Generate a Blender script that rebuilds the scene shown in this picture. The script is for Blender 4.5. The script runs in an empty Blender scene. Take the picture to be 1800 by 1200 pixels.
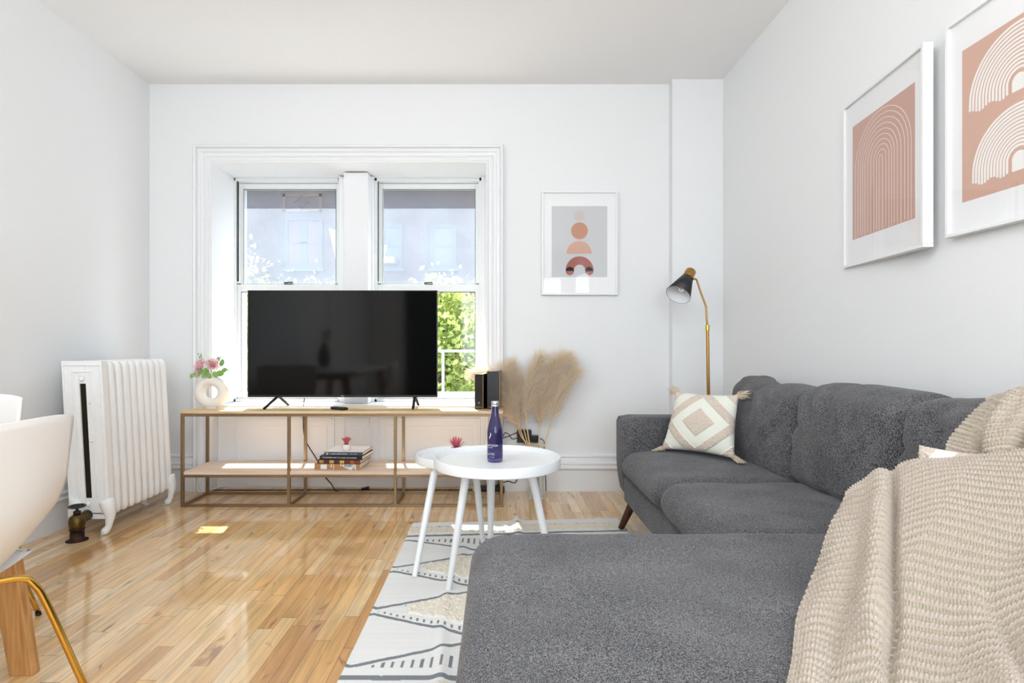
import bpy, math, random
import numpy as np
from mathutils import Vector, Matrix
random.seed(7); rng = np.random.default_rng(7)
S = bpy.context.scene
COL = S.collection
PI = math.pi
# ------------------------------------------------------------------ camera, light, exposure
H = 0.996                       # camera height; room axis = +Y
cd = bpy.data.cameras.new('camera'); cam = bpy.data.objects.new('camera', cd); COL.objects.link(cam)
cam.location = (0, 0, H); cam.rotation_euler = (PI/2, 0, 0)
cd.sensor_width = 36; cd.lens = 20.0; cd.shift_x = 26/1800; cd.shift_y = 9/1800; cd.clip_end = 200; cd.clip_start = .05
S.camera = cam
S.view_settings.view_transform = 'Standard'; S.view_settings.look = 'None'
S.view_settings.exposure = 0.0; S.view_settings.gamma = 1.0; S.view_settings.use_curve_mapping = False
wd = bpy.data.worlds.new('world'); S.world = wd; wd.use_nodes = True
bg = wd.node_tree.nodes['Background']; bg.inputs[0].default_value = (.78, .89, 1.0, 1); bg.inputs[1].default_value = 5.5
sd = bpy.data.lights.new('sun', 'SUN'); sd.energy = 24; sd.angle = math.radians(.5); sd.color = (1, .95, .86)
sun = bpy.data.objects.new('sun', sd); COL.objects.link(sun)
sun.rotation_euler = Vector((.24, -1, -1.59)).to_track_quat('-Z', 'Y').to_euler()
def area(name, loc, target, sx, sy, power, color):
    l = bpy.data.lights.new(name, 'AREA'); l.shape = 'RECTANGLE'; l.size = sx; l.size_y = sy; l.energy = power; l.color = color
    o = bpy.data.objects.new(name, l); COL.objects.link(o); o.location = loc
    o.rotation_euler = (Vector(target)-Vector(loc)).to_track_quat('-Z', 'Y').to_euler(); return o
area('rear_fill', (.25, -3.05, 1.45), (.0, 2, 1.3), 1.9, 1.7, 34, (.86, .94, 1))  # fill panel added behind the camera to brighten the room
area('side_fill', (1.50, -1.7, 1.5), (-2, -1.0, 1.7), 1.3, 1.5, 30, (.86, .94, 1))  # added fill from the right wall, out of view
area('high_side_fill', (-2.3, .1, 2.5), (1.5, 1.6, 1.2), 2.2, .4, 42, (.88, .95, 1))  # unseen fill strip added high on the left, no fixture
pl_ = bpy.data.lights.new('overhead_fill', 'POINT'); pl_.energy = 50; pl_.shadow_soft_size = .35; pl_.color = (.92, .96, 1)  # added overhead fill light, no lamp body
po_ = bpy.data.objects.new('overhead_fill', pl_); COL.objects.link(po_); po_.location = (.17, .1, 2.40)

def W(px, py, Y): return Vector(((px-874)/1000*Y, Y, H-(py-609)/1000*Y))
def lin(c): return tuple((v/12.92 if v <= .04045 else ((v+.055)/1.055)**2.4) for v in c)
def rgb(r, g, b): return lin((r/255, g/255, b/255))

# ------------------------------------------------------------------ materials
MATS = {}
def nodes(name):
    m = bpy.data.materials.new(name); m.use_nodes = True; nt = m.node_tree
    return m, nt, nt.nodes['Principled BSDF'], nt.nodes['Material Output']
def N(nt, t, **kw):
    n = nt.nodes.new(t)
    for k, v in kw.items(): setattr(n, k, v)
    return n
def setin(n, **kw):
    for k, v in kw.items(): n.inputs[k.replace('_', ' ')].default_value = v
def plain(name, col, rough=.5, metal=0, noise=0, nscale=30, bump=0, bscale=60, spec=.5, trans=0, coat=0, emit=None, estr=0, sheen=0, alpha=None):
    if name in MATS: return MATS[name]
    m, nt, p, out = nodes(name); L = nt.links
    p.inputs['Base Color'].default_value = (*col, 1); p.inputs['Roughness'].default_value = rough
    p.inputs['Metallic'].default_value = metal; p.inputs['Specular IOR Level'].default_value = spec
    p.inputs['Transmission Weight'].default_value = trans; p.inputs['Coat Weight'].default_value = coat
    p.inputs['Sheen Weight'].default_value = sheen
    if emit: p.inputs['Emission Color'].default_value = (*emit, 1); p.inputs['Emission Strength'].default_value = estr
    tc = N(nt, 'ShaderNodeTexCoord')
    nz = N(nt, 'ShaderNodeTexNoise'); nz.inputs['Scale'].default_value = nscale; nz.inputs['Detail'].default_value = 4
    L.new(tc.outputs['Object'], nz.inputs['Vector'])
    mx = N(nt, 'ShaderNodeMix', data_type='RGBA', blend_type='MULTIPLY'); mx.inputs[0].default_value = 1
    mx.inputs[6].default_value = (*col, 1)
    mr = N(nt, 'ShaderNodeMapRange'); mr.inputs[1].default_value = .3; mr.inputs[2].default_value = .7
    mr.inputs[3].default_value = 1-noise; mr.inputs[4].default_value = 1
    L.new(nz.outputs[0], mr.inputs[0]); L.new(mr.outputs[0], mx.inputs[7]); L.new(mx.outputs[2], p.inputs['Base Color'])
    if bump:
        n2 = N(nt, 'ShaderNodeTexNoise'); n2.inputs['Scale'].default_value = bscale; n2.inputs['Detail'].default_value = 5
        L.new(tc.outputs['Object'], n2.inputs['Vector'])
        b = N(nt, 'ShaderNodeBump'); b.inputs['Strength'].default_value = bump; b.inputs['Distance'].default_value = .01
        L.new(n2.outputs[0], b.inputs['Height']); L.new(b.outputs[0], p.inputs['Normal'])
    MATS[name] = m; return m
def vcol(name, rough=.8, bump=.3, bscale=400, sheen=0, attr='col', noise=.1, nscale=300, trl=0):
    m, nt, p, out = nodes(name); L = nt.links
    a = N(nt, 'ShaderNodeAttribute', attribute_name=attr); tc = N(nt, 'ShaderNodeTexCoord')
    nz = N(nt, 'ShaderNodeTexNoise'); nz.inputs['Scale'].default_value = nscale; L.new(tc.outputs['Object'], nz.inputs['Vector'])
    mr = N(nt, 'ShaderNodeMapRange'); mr.inputs[1].default_value = .3; mr.inputs[2].default_value = .7; mr.inputs[3].default_value = 1-noise; mr.inputs[4].default_value = 1
    L.new(nz.outputs[0], mr.inputs[0])
    mx = N(nt, 'ShaderNodeMix', data_type='RGBA', blend_type='MULTIPLY'); mx.inputs[0].default_value = 1
    L.new(a.outputs['Color'], mx.inputs[6]); L.new(mr.outputs[0], mx.inputs[7]); L.new(mx.outputs[2], p.inputs['Base Color'])
    p.inputs['Roughness'].default_value = rough; p.inputs['Sheen Weight'].default_value = sheen; p.inputs['Specular IOR Level'].default_value = .25
    n2 = N(nt, 'ShaderNodeTexNoise'); n2.inputs['Scale'].default_value = bscale; L.new(tc.outputs['Object'], n2.inputs['Vector'])
    b = N(nt, 'ShaderNodeBump'); b.inputs['Strength'].default_value = bump; b.inputs['Distance'].default_value = .004
    L.new(n2.outputs[0], b.inputs['Height']); L.new(b.outputs[0], p.inputs['Normal'])
    return m
def fabric(name, c1, c2, sc=420):
    m, nt, p, out = nodes(name); L = nt.links
    tc = N(nt, 'ShaderNodeTexCoord')
    def nz(sx, sy, sz, s, d=2):
        mp = N(nt, 'ShaderNodeMapping'); mp.inputs['Scale'].default_value = (sx, sy, sz); L.new(tc.outputs['Object'], mp.inputs['Vector'])
        n = N(nt, 'ShaderNodeTexNoise'); n.inputs['Scale'].default_value = s; n.inputs['Detail'].default_value = d; L.new(mp.outputs[0], n.inputs['Vector']); return n
    a = nz(1, .25, 1, sc); b = nz(.25, 1, 1, sc); c = nz(1, 1, .3, sc*.8); e = nz(1, 1, 1, 6, 4)
    def math_(op, x, y):
        k = N(nt, 'ShaderNodeMath', operation=op)
        for i, v in enumerate((x, y)):
            if isinstance(v, (int, float)): k.inputs[i].default_value = v
            else: L.new(v, k.inputs[i])
        return k.outputs[0]
    s = math_('MAXIMUM', a.outputs[0], b.outputs[0]); s = math_('ADD', s, c.outputs[0]); s = math_('MULTIPLY', s, .5)
    s2 = math_('ADD', s, math_('MULTIPLY', math_('SUBTRACT', e.outputs[0], .5), .08))
    r = N(nt, 'ShaderNodeValToRGB'); r.color_ramp.elements[0].position = .47; r.color_ramp.elements[1].position = .63
    r.color_ramp.elements[0].color = (*c1, 1); r.color_ramp.elements[1].color = (*c2, 1)
    L.new(s2, r.inputs[0]); L.new(r.outputs[0], p.inputs['Base Color'])
    p.inputs['Roughness'].default_value = .9; p.inputs['Specular IOR Level'].default_value = .2; p.inputs['Sheen Weight'].default_value = .15
    bp = N(nt, 'ShaderNodeBump'); bp.inputs['Strength'].default_value = .35; bp.inputs['Distance'].default_value = .002
    L.new(s, bp.inputs['Height']); L.new(bp.outputs[0], p.inputs['Normal'])
    return m
def wood(name, c1, c2, rough=.45, axis=0, sc=1.0):
    m, nt, p, out = nodes(name); L = nt.links
    tc = N(nt, 'ShaderNodeTexCoord'); mp = N(nt, 'ShaderNodeMapping')
    s = [30*sc, 30*sc, 30*sc]; s[axis] = 1.6*sc; mp.inputs['Scale'].default_value = s
    L.new(tc.outputs['Object'], mp.inputs['Vector'])
    n = N(nt, 'ShaderNodeTexNoise'); n.inputs['Scale'].default_value = 2; n.inputs['Detail'].default_value = 6; n.inputs['Distortion'].default_value = .4
    L.new(mp.outputs[0], n.inputs['Vector'])
    r = N(nt, 'ShaderNodeValToRGB'); r.color_ramp.elements[0].position = .35; r.color_ramp.elements[1].position = .65
    r.color_ramp.elements[0].color = (*c1, 1); r.color_ramp.elements[1].color = (*c2, 1)
    L.new(n.outputs[0], r.inputs[0]); L.new(r.outputs[0], p.inputs['Base Color']); p.inputs['Roughness'].default_value = rough
    return m
def floor_mat():
    m, nt, p, out = nodes('oak_strip_floor'); L = nt.links
    def M_(op, x, y=None, z=None):
        k = N(nt, 'ShaderNodeMath', operation=op)
        for i, v in enumerate((x, y, z)):
            if v is None: continue
            if isinstance(v, (int, float)): k.inputs[i].default_value = v
            else: L.new(v, k.inputs[i])
        return k.outputs[0]
    tc = N(nt, 'ShaderNodeTexCoord'); sp = N(nt, 'ShaderNodeSeparateXYZ'); L.new(tc.outputs['Object'], sp.inputs[0])
    X, Y = sp.outputs[0], sp.outputs[1]; w = .0565
    xs = M_('DIVIDE', X, w); ix = M_('FLOOR', xs); fx = M_('SUBTRACT', xs, ix)
    wn = N(nt, 'ShaderNodeTexWhiteNoise', noise_dimensions='1D'); L.new(ix, wn.inputs['W'])
    ln = M_('ADD', M_('MULTIPLY', wn.outputs['Value'], .45), .45)
    ys = M_('DIVIDE', M_('ADD', Y, M_('MULTIPLY', wn.outputs['Value'], 7.3)), ln); iy = M_('FLOOR', ys); fy = M_('SUBTRACT', ys, iy)
    cb = N(nt, 'ShaderNodeCombineXYZ'); L.new(ix, cb.inputs[0]); L.new(iy, cb.inputs[1])
    w2 = N(nt, 'ShaderNodeTexWhiteNoise', noise_dimensions='3D'); L.new(cb.outputs[0], w2.inputs['Vector'])
    # grain
    off = N(nt, 'ShaderNodeVectorMath', operation='MULTIPLY_ADD'); L.new(w2.outputs['Color'], off.inputs[0]); off.inputs[1].default_value = (9, 9, 9)
    mp = N(nt, 'ShaderNodeMapping'); mp.inputs['Scale'].default_value = (34, 2.2, 1); L.new(tc.outputs['Object'], mp.inputs['Vector']); L.new(mp.outputs[0], off.inputs[2])
    g = N(nt, 'ShaderNodeTexNoise'); g.inputs['Scale'].default_value = 1; g.inputs['Detail'].default_value = 7; g.inputs['Roughness'].default_value = .62; g.inputs['Distortion'].default_value = .9
    L.new(off.outputs[0], g.inputs['Vector'])
    off2 = N(nt, 'ShaderNodeVectorMath', operation='MULTIPLY_ADD'); L.new(w2.outputs['Color'], off2.inputs[0]); off2.inputs[1].default_value = (5, 5, 5)
    mp2 = N(nt, 'ShaderNodeMapping'); mp2.inputs['Scale'].default_value = (11, 2.6, 1); L.new(tc.outputs['Object'], mp2.inputs['Vector']); L.new(mp2.outputs[0], off2.inputs[2])
    kn = N(nt, 'ShaderNodeTexNoise'); kn.inputs['Scale'].default_value = 1.5; kn.inputs['Detail'].default_value = 3; kn.inputs['Distortion'].default_value = 1.4
    L.new(off2.outputs[0], kn.inputs['Vector'])
    r = N(nt, 'ShaderNodeValToRGB'); cr = r.color_ramp
    cr.elements[0].position = 0; cr.elements[0].color = (*rgb(208, 158, 104), 1); cr.elements[1].position = 1; cr.elements[1].color = (*rgb(244, 212, 164), 1)
    for pos, c in ((.12, (222, 172, 112)), (.3, (232, 184, 120)), (.55, (240, 197, 134)), (.8, (240, 205, 153))):
        e = cr.elements.new(pos); e.color = (*rgb(*c), 1)
    L.new(w2.outputs['Value'], r.inputs[0])
    gr = N(nt, 'ShaderNodeMapRange'); L.new(g.outputs[0], gr.inputs[0]); setin(gr, From_Min=.3, From_Max=.62); gr.inputs[3].default_value = .66; gr.inputs[4].default_value = 1.08
    m1 = N(nt, 'ShaderNodeMix', data_type='RGBA', blend_type='MULTIPLY'); m1.inputs[0].default_value = 1; L.new(r.outputs[0], m1.inputs[6]); L.new(gr.outputs[0], m1.inputs[7])
    kr = N(nt, 'ShaderNodeMapRange'); L.new(kn.outputs[0], kr.inputs[0]); setin(kr, From_Min=.63, From_Max=.74); kr.inputs[3].default_value = 0; kr.inputs[4].default_value = .8
    m2 = N(nt, 'ShaderNodeMix', data_type='RGBA'); L.new(kr.outputs[0], m2.inputs[0]); L.new(m1.outputs[2], m2.inputs[6]); m2.inputs[7].default_value = (*rgb(130, 78, 42), 1)
    # gaps
    gx = M_('LESS_THAN', M_('MINIMUM', fx, M_('SUBTRACT', 1, fx)), .014)
    gy = M_('LESS_THAN', M_('MULTIPLY', fy, ln), .0022)
    gp = M_('MULTIPLY', M_('MAXIMUM', gx, gy), .78)
    m3 = N(nt, 'ShaderNodeMix', data_type='RGBA'); L.new(gp, m3.inputs[0]); L.new(m2.outputs[2], m3.inputs[6]); m3.inputs[7].default_value = (*rgb(92, 52, 26), 1)
    L.new(m3.outputs[2], p.inputs['Base Color'])
    p.inputs['Roughness'].default_value = .3; p.inputs['Coat Weight'].default_value = 1; p.inputs['Coat Roughness'].default_value = .07
    wv = N(nt, 'ShaderNodeTexNoise'); wv.inputs['Scale'].default_value = 9; L.new(tc.outputs['Object'], wv.inputs['Vector'])
    hh = M_('ADD', M_('MULTIPLY', wv.outputs[0], .5), M_('SUBTRACT', M_('MULTIPLY', w2.outputs['Value'], .35), M_('MULTIPLY', gp, 1.0)))
    b = N(nt, 'ShaderNodeBump'); b.inputs['Strength'].default_value = .25; b.inputs['Distance'].default_value = .003
    L.new(hh, b.inputs['Height']); L.new(b.outputs[0], p.inputs['Normal']); L.new(b.outputs[0], p.inputs['Coat Normal'])
    return m
def clear_glass(name, tint=(1, 1, 1), rough=.0, haze=0, hazecol=(.75, .82, .95)):
    m = bpy.data.materials.new(name); m.use_nodes = True; nt = m.node_tree; L = nt.links
    nt.nodes.remove(nt.nodes['Principled BSDF']); out = nt.nodes['Material Output']
    t = N(nt, 'ShaderNodeBsdfTransparent'); t.inputs[0].default_value = (*tint, 1)
    g = N(nt, 'ShaderNodeBsdfGlossy'); g.inputs['Roughness'].default_value = rough
    lw_ = N(nt, 'ShaderNodeLayerWeight'); lw_.inputs[0].default_value = .5; pw_ = N(nt, 'ShaderNodeMath', operation='POWER'); pw_.inputs[1].default_value = 4; L.new(lw_.outputs['Facing'], pw_.inputs[0])
    f = N(nt, 'ShaderNodeMath', operation='MULTIPLY_ADD'); f.inputs[1].default_value = .5; f.inputs[2].default_value = .025; L.new(pw_.outputs[0], f.inputs[0])
    mx = N(nt, 'ShaderNodeMixShader'); L.new(f.outputs[0], mx.inputs[0]); L.new(t.outputs[0], mx.inputs[1]); L.new(g.outputs[0], mx.inputs[2])
    if haze:
        tc = N(nt, 'ShaderNodeTexCoord'); mp = N(nt, 'ShaderNodeMapping'); mp.inputs['Scale'].default_value = (60, 1, 9); L.new(tc.outputs['Object'], mp.inputs[0])
        nz = N(nt, 'ShaderNodeTexNoise'); nz.inputs['Scale'].default_value = 2; nz.inputs['Detail'].default_value = 6; L.new(mp.outputs[0], nz.inputs['Vector'])
        n2 = N(nt, 'ShaderNodeTexNoise'); n2.inputs['Scale'].default_value = 3; L.new(tc.outputs['Object'], n2.inputs['Vector'])
        ad = N(nt, 'ShaderNodeMath', operation='ADD'); L.new(nz.outputs[0], ad.inputs[0]); L.new(n2.outputs[0], ad.inputs[1])
        mr = N(nt, 'ShaderNodeMapRange'); mr.inputs[1].default_value = .7; mr.inputs[2].default_value = 1.3; mr.inputs[3].default_value = haze*.75; mr.inputs[4].default_value = haze*1.25
        L.new(ad.outputs[0], mr.inputs[0])
        tr = N(nt, 'ShaderNodeBsdfTranslucent'); tr.inputs[0].default_value = (*hazecol, 1)
        m2 = N(nt, 'ShaderNodeMixShader'); L.new(mr.outputs[0], m2.inputs[0]); L.new(mx.outputs[0], m2.inputs[1]); L.new(tr.outputs[0], m2.inputs[2])
        mx = m2
    L.new(mx.outputs[0], out.inputs[0]); return m
def brick_mat(name, c1, c2, mortar, sc=1):
    m, nt, p, out = nodes(name); L = nt.links
    tc = N(nt, 'ShaderNodeTexCoord'); sp = N(nt, 'ShaderNodeSeparateXYZ'); cb = N(nt, 'ShaderNodeCombineXYZ')
    L.new(tc.outputs['Object'], sp.inputs[0]); L.new(sp.outputs[0], cb.inputs[0]); L.new(sp.outputs[2], cb.inputs[1])
    b = N(nt, 'ShaderNodeTexBrick'); b.inputs['Color1'].default_value = (*c1, 1); b.inputs['Color2'].default_value = (*c2, 1); b.inputs['Mortar'].default_value = (*mortar, 1)
    b.inputs['Scale'].default_value = 1; b.inputs['Brick Width'].default_value = .22*sc; b.inputs['Row Height'].default_value = .075*sc; b.inputs['Mortar Size'].default_value = .01*sc
    L.new(cb.outputs[0], b.inputs['Vector']); L.new(b.outputs[0], p.inputs['Base Color']); p.inputs['Roughness'].default_value = .9
    return m

m_wall = plain('wall_paint', rgb(238, 239, 240), .6, bump=.05, bscale=25)
m_ceil = plain('ceiling_paint', rgb(246, 246, 246), .7, bump=.05, bscale=20)
m_trim = plain('trim_gloss_paint', rgb(240, 241, 243), .35, bump=.12, bscale=18)
m_rad = plain('radiator_paint', rgb(243, 243, 243), .38, bump=.35, bscale=35)
m_vinyl = plain('window_vinyl', rgb(235, 238, 238), .4)
m_dark = plain('dark_gap', rgb(28, 28, 30), .6)
m_floor = floor_mat()
m_brass = plain('brushed_brass', rgb(186, 142, 78), .28, 1, noise=.15, nscale=80)
m_gold = plain('polished_brass', rgb(214, 172, 84), .16, 1)
m_bronze = plain('champagne_bronze', rgb(158, 136, 108), .42, 1, noise=.15, nscale=60)
m_oldbrass = plain('aged_brass', rgb(110, 90, 50), .4, .9, noise=.5, nscale=40)
m_rust = plain('rusted_iron', rgb(62, 38, 30), .6, .5, noise=.5, nscale=50)
m_blk = plain('black_plastic', rgb(22, 23, 25), .35)
m_blkm = plain('black_metal', rgb(30, 31, 34), .45)
m_screen = plain('tv_screen', rgb(7, 8, 9), .07, spec=.36)
m_white = plain('white_lacquer', rgb(238, 240, 242), .32)
m_whitein = plain('white_enamel', rgb(236, 238, 240), .4)
m_shell = plain('white_shell_plastic', rgb(238, 234, 230), .3)
m_cer = plain('matte_ceramic', rgb(240, 234, 226), .6, noise=.06, nscale=200)
m_oak = wood('light_oak', rgb(206, 176, 134), rgb(230, 204, 166), .5, 0)
m_shelfw = wood('whitewashed_oak', rgb(214, 190, 166), rgb(232, 212, 192), .5, 0)
m_leg = wood('table_leg_oak', rgb(170, 118, 66), rgb(206, 156, 98), .45, 2)
m_walnut = wood('dark_walnut', rgb(56, 30, 18), rgb(86, 48, 28), .35, 2)
m_sofa = fabric('charcoal_weave', rgb(32, 32, 35), rgb(142, 141, 144), 680)
m_glass = clear_glass('clear_pane')
m_hazy = clear_glass('dusty_screened_pane', haze=.24, hazecol=(.27, .32, .40))
m_vglass = plain('vase_glass', (.95, .97, .96), .02, trans=1)
m_bulb = plain('bulb_glass', (1, .98, .94), .03, trans=1)
m_bottle = plain('cobalt_glass', (.13, .10, .36), .04, trans=.85, spec=.6)
m_silver = plain('silver_cap', rgb(200, 200, 202), .35, .8)
m_print = plain('white_ink', rgb(225, 225, 235), .5)
m_black_leather = plain('black_cover', rgb(18, 18, 20), .3)
m_giltpage = plain('gilt_page_edges', rgb(160, 128, 70), .4, .5, noise=.3, nscale=300)
m_paper = plain('page_block', rgb(234, 226, 210), .8, noise=.12, nscale=300)
m_cable_b = plain('black_cable', rgb(16, 16, 17), .5)
m_cable_w = plain('cream_cable', rgb(228, 224, 212), .5)
m_mat = plain('mat_board', rgb(246, 246, 248), .8)
m_framew = plain('white_frame', rgb(240, 241, 242), .4)
m_stemg = plain('green_stem', rgb(96, 124, 62), .6)
m_leafg = plain('green_leaf', rgb(140, 186, 100), .5, noise=.3, nscale=60)
m_pink = plain('pink_petal', rgb(252, 218, 222), .7, noise=.12, nscale=60)
m_petal = None
m_coral = plain('coral_succulent', rgb(228, 108, 124), .6, noise=.3, nscale=120)
m_straw = plain('straw_stem', rgb(222, 190, 140), .6)
m_soil = plain('soil', rgb(60, 50, 45), .9)
m_burg = plain('burgundy_ceramic', rgb(82, 30, 40), .3)

# ------------------------------------------------------------------ mesh helper
def tagit(o, label=None, cat=None, group=None, kind=None):
    if label: o['label'] = label
    if cat: o['category'] = cat
    if group: o['group'] = group
    if kind: o['kind'] = kind
    return o
def empty(name, loc=(0, 0, 0), rot=(0, 0, 0), **kw):
    o = bpy.data.objects.new(name, None); COL.objects.link(o); o.location = loc; o.rotation_euler = rot
    o.empty_display_size = .05
    return tagit(o, **kw)
class MB:
    def __init__(s): s.v = []; s.f = []; s.m = []; s.mats = []
    def mi(s, mat):
        if mat is None: return 0
        if mat not in s.mats: s.mats.append(mat)
        return s.mats.index(mat)
    def add(s, vs, fs, mat=None):
        b = len(s.v); s.v += [tuple(p) for p in vs]; s.f += [tuple(i+b for i in f) for f in fs]; s.m += [s.mi(mat)]*len(fs); return s
    def box(s, x0, x1, y0, y1, z0, z1, mat=None):
        vs = [(x, y, z) for z in (z0, z1) for y in (y0, y1) for x in (x0, x1)]
        return s.add(vs, [(0, 2, 3, 1), (4, 5, 7, 6), (0, 1, 5, 4), (2, 6, 7, 3), (0, 4, 6, 2), (1, 3, 7, 5)], mat)
    def tube(s, pts, r, n=12, mat=None, cap=True):
        pts = [Vector(p) for p in pts]; k = len(pts); rs = r if isinstance(r, (list, tuple)) else [r]*k
        vs = []; prev = None
        for i, p in enumerate(pts):
            t = (pts[min(i+1, k-1)]-pts[max(i-1, 0)]).normalized()
            if prev is None:
                a = Vector((0, 0, 1)) if abs(t.z) < .9 else Vector((1, 0, 0)); u = t.cross(a).normalized()
            else: u = (prev-t*prev.dot(t)).normalized()
            prev = u; w = t.cross(u)
            vs += [p+(u*math.cos(2*PI*j/n)+w*math.sin(2*PI*j/n))*rs[i] for j in range(n)]
        fs = [(i*n+j, i*n+(j+1) % n, (i+1)*n+(j+1) % n, (i+1)*n+j) for i in range(k-1) for j in range(n)]
        if cap: fs += [tuple(range(n))[::-1], tuple((k-1)*n+j for j in range(n))]
        return s.add(vs, fs, mat)
    def lathe(s, prof, n=32, M=None, mat=None):
        M = M or Matrix.Identity(4); vs = []
        for r, z in prof: vs += [M @ Vector((r*math.cos(2*PI*j/n), r*math.sin(2*PI*j/n), z)) for j in range(n)]
        k = len(prof)
        fs = [(i*n+j, i*n+(j+1) % n, (i+1)*n+(j+1) % n, (i+1)*n+j) for i in range(k-1) for j in range(n)]
        if prof[0][0] > 1e-6: fs.append(tuple(range(n))[::-1])
        if prof[-1][0] > 1e-6: fs.append(tuple((k-1)*n+j for j in range(n)))
        return s.add(vs, fs, mat)
    def lathe_open(s, prof, n=32, M=None, mat=None):
        M = M or Matrix.Identity(4); vs = []
        for r, z in prof: vs += [M @ Vector((r*math.cos(2*PI*j/n), r*math.sin(2*PI*j/n), z)) for j in range(n)]
        fs = [(i*n+j, i*n+(j+1) % n, (i+1)*n+(j+1) % n, (i+1)*n+j) for i in range(len(prof)-1) for j in range(n)]
        return s.add(vs, fs, mat)
    def grid(s, P, mat=None, flip=False):          # P[i][j] -> point
        a, b = len(P), len(P[0]); vs = [p for row in P for p in row]
        fs = [(i*b+j, i*b+j+1, (i+1)*b+j+1, (i+1)*b+j) for i in range(a-1) for j in range(b-1)]
        if flip: fs = [f[::-1] for f in fs]
        return s.add(vs, fs, mat)
    def prism(s, poly, y0, y1, mat=None, M=None):   # poly in (x,z), extruded along y
        n = len(poly); vs = [(x, y0, z) for x, z in poly]+[(x, y1, z) for x, z in poly]
        if M: vs = [M @ Vector(v) for v in vs]
        fs = [tuple(range(n)), tuple(range(2*n-1, n-1, -1))]+[(i, i+n, (i+1) % n+n, (i+1) % n) for i in range(n)]
        return s.add(vs, fs, mat)
    def build(s, name, mat, parent=None, smooth=False, bevel=0, local=False, kind=None, sub=0, segs=2, label=None):
        me = bpy.data.meshes.new(name); v = s.v
        if parent is not None and not local:
            L = parent
            off = Vector((0, 0, 0))
            while L is not None: off += L.location; L = L.parent
            v = [(p[0]-off.x, p[1]-off.y, p[2]-off.z) for p in v]
        me.from_pydata(v, [], s.f)
        if s.mats and mat is None:
            for m in s.mats: me.materials.append(m)
            me.polygons.foreach_set('material_index', s.m)
        else: me.materials.append(mat)
        if smooth: me.polygons.foreach_set('use_smooth', [True]*len(me.polygons))
        o = bpy.data.objects.new(name, me); COL.objects.link(o)
        if parent is not None: o.parent = parent
        if smooth == 'auto' or (smooth and bevel):
            me.set_sharp_from_angle(angle=math.radians(40))
        if bevel:
            b = o.modifiers.new('bevel', 'BEVEL'); b.width = bevel; b.segments = segs; b.limit_method = 'ANGLE'; b.angle_limit = math.radians(35)
            me.polygons.foreach_set('use_smooth', [True]*len(me.polygons))
            b.harden_normals = True
            me.set_sharp_from_angle(angle=math.radians(35)) if False else None
        if sub:
            q = o.modifiers.new('sub', 'SUBSURF'); q.levels = q.render_levels = sub
        me.update()
        return tagit(o, label=label, kind=kind)
def struct(mb, name, mat, bevel=0, smooth=False, parent=None):
    return mb.build(name, mat, parent, bevel=bevel, smooth=smooth, kind='structure')
def npmesh(name, V, F, mat, parent=None, cols=None, smooth=True, local=True):
    me = bpy.data.meshes.new(name); me.vertices.add(len(V)); me.vertices.foreach_set('co', np.asarray(V, np.float32).ravel())
    F = np.asarray(F, np.int32); k = F.shape[1]
    me.loops.add(F.size); me.loops.foreach_set('vertex_index', F.ravel()); me.polygons.add(len(F))
    me.polygons.foreach_set('loop_start', np.arange(0, F.size, k, dtype=np.int32))
    if smooth: me.polygons.foreach_set('use_smooth', np.ones(len(F), bool))
    me.update(calc_edges=True); me.validate()
    if cols is not None:
        a = me.color_attributes.new('col', 'FLOAT_COLOR', 'POINT'); c = np.ones((len(V), 4), np.float32); c[:, :3] = cols; a.data.foreach_set('color', c.ravel())
    me.materials.append(mat); o = bpy.data.objects.new(name, me); COL.objects.link(o)
    if parent is not None: o.parent = parent
    return o
def gridF(a, b, off=0):
    i, j = np.meshgrid(np.arange(a-1), np.arange(b-1), indexing='ij'); q = (i*b+j).ravel()+off
    return np.stack([q, q+1, q+b+1, q+b], 1)
def vnoise(P, scale, seed=0):     # cheap smooth value noise, P (n,3)
    P = np.asarray(P)*scale; i = np.floor(P).astype(np.int64); f = P-i; f = f*f*(3-2*f); out = 0
    for dx in (0, 1):
        for dy in (0, 1):
            for dz in (0, 1):
                h = (i[:, 0]+dx)*374761393+(i[:, 1]+dy)*668265263+(i[:, 2]+dz)*2147483647+seed*974634777
                h = (h ^ (h >> 13))*1274126177; h = (h ^ (h >> 16)) & 0xffffff
                w = (f[:, 0] if dx else 1-f[:, 0])*(f[:, 1] if dy else 1-f[:, 1])*(f[:, 2] if dz else 1-f[:, 2])
                out = out+w*(h/0xffffff)
    return out*2-1
def catmull(C, n):               # C (k, ...) -> n samples along axis 0
    k = len(C); t = np.linspace(0, k-1, n); i = np.clip(t.astype(int), 0, k-2); f = (t-i).reshape(-1, *([1]*(C.ndim-1)))
    E = np.concatenate([[2*C[0]-C[1]], C, [2*C[-1]-C[-2]]]); a, b, c, d = E[i], E[i+1], E[i+2], E[i+3]
    return .5*((2*b)+(-a+c)*f+(2*a-5*b+4*c-d)*f**2+(-a+3*b-3*c+d)*f**3)
def spline(pts, n): return [Vector(p) for p in catmull(np.array([tuple(p) for p in pts], float), n)]
def textmesh(txt, size, mat, name, parent, M, align='LEFT', wrap=None, extrude=.0002):
    c = bpy.data.curves.new(name, 'FONT'); c.body = txt; c.size = size; c.extrude = extrude; c.align_x = align; c.align_y = 'CENTER'; c.resolution_u = 3
    t = bpy.data.objects.new(name+'_tmp', c); COL.objects.link(t); bpy.context.view_layer.update()
    me = bpy.data.meshes.new_from_object(t.evaluated_get(bpy.context.evaluated_depsgraph_get())); bpy.data.objects.remove(t); bpy.data.curves.remove(c)
    me.name = name
    for v in me.vertices: v.co = wrap(v.co) if wrap else M @ v.co
    me.materials.clear(); me.materials.append(mat); o = bpy.data.objects.new(name, me); COL.objects.link(o); o.parent = parent
    return o
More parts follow.
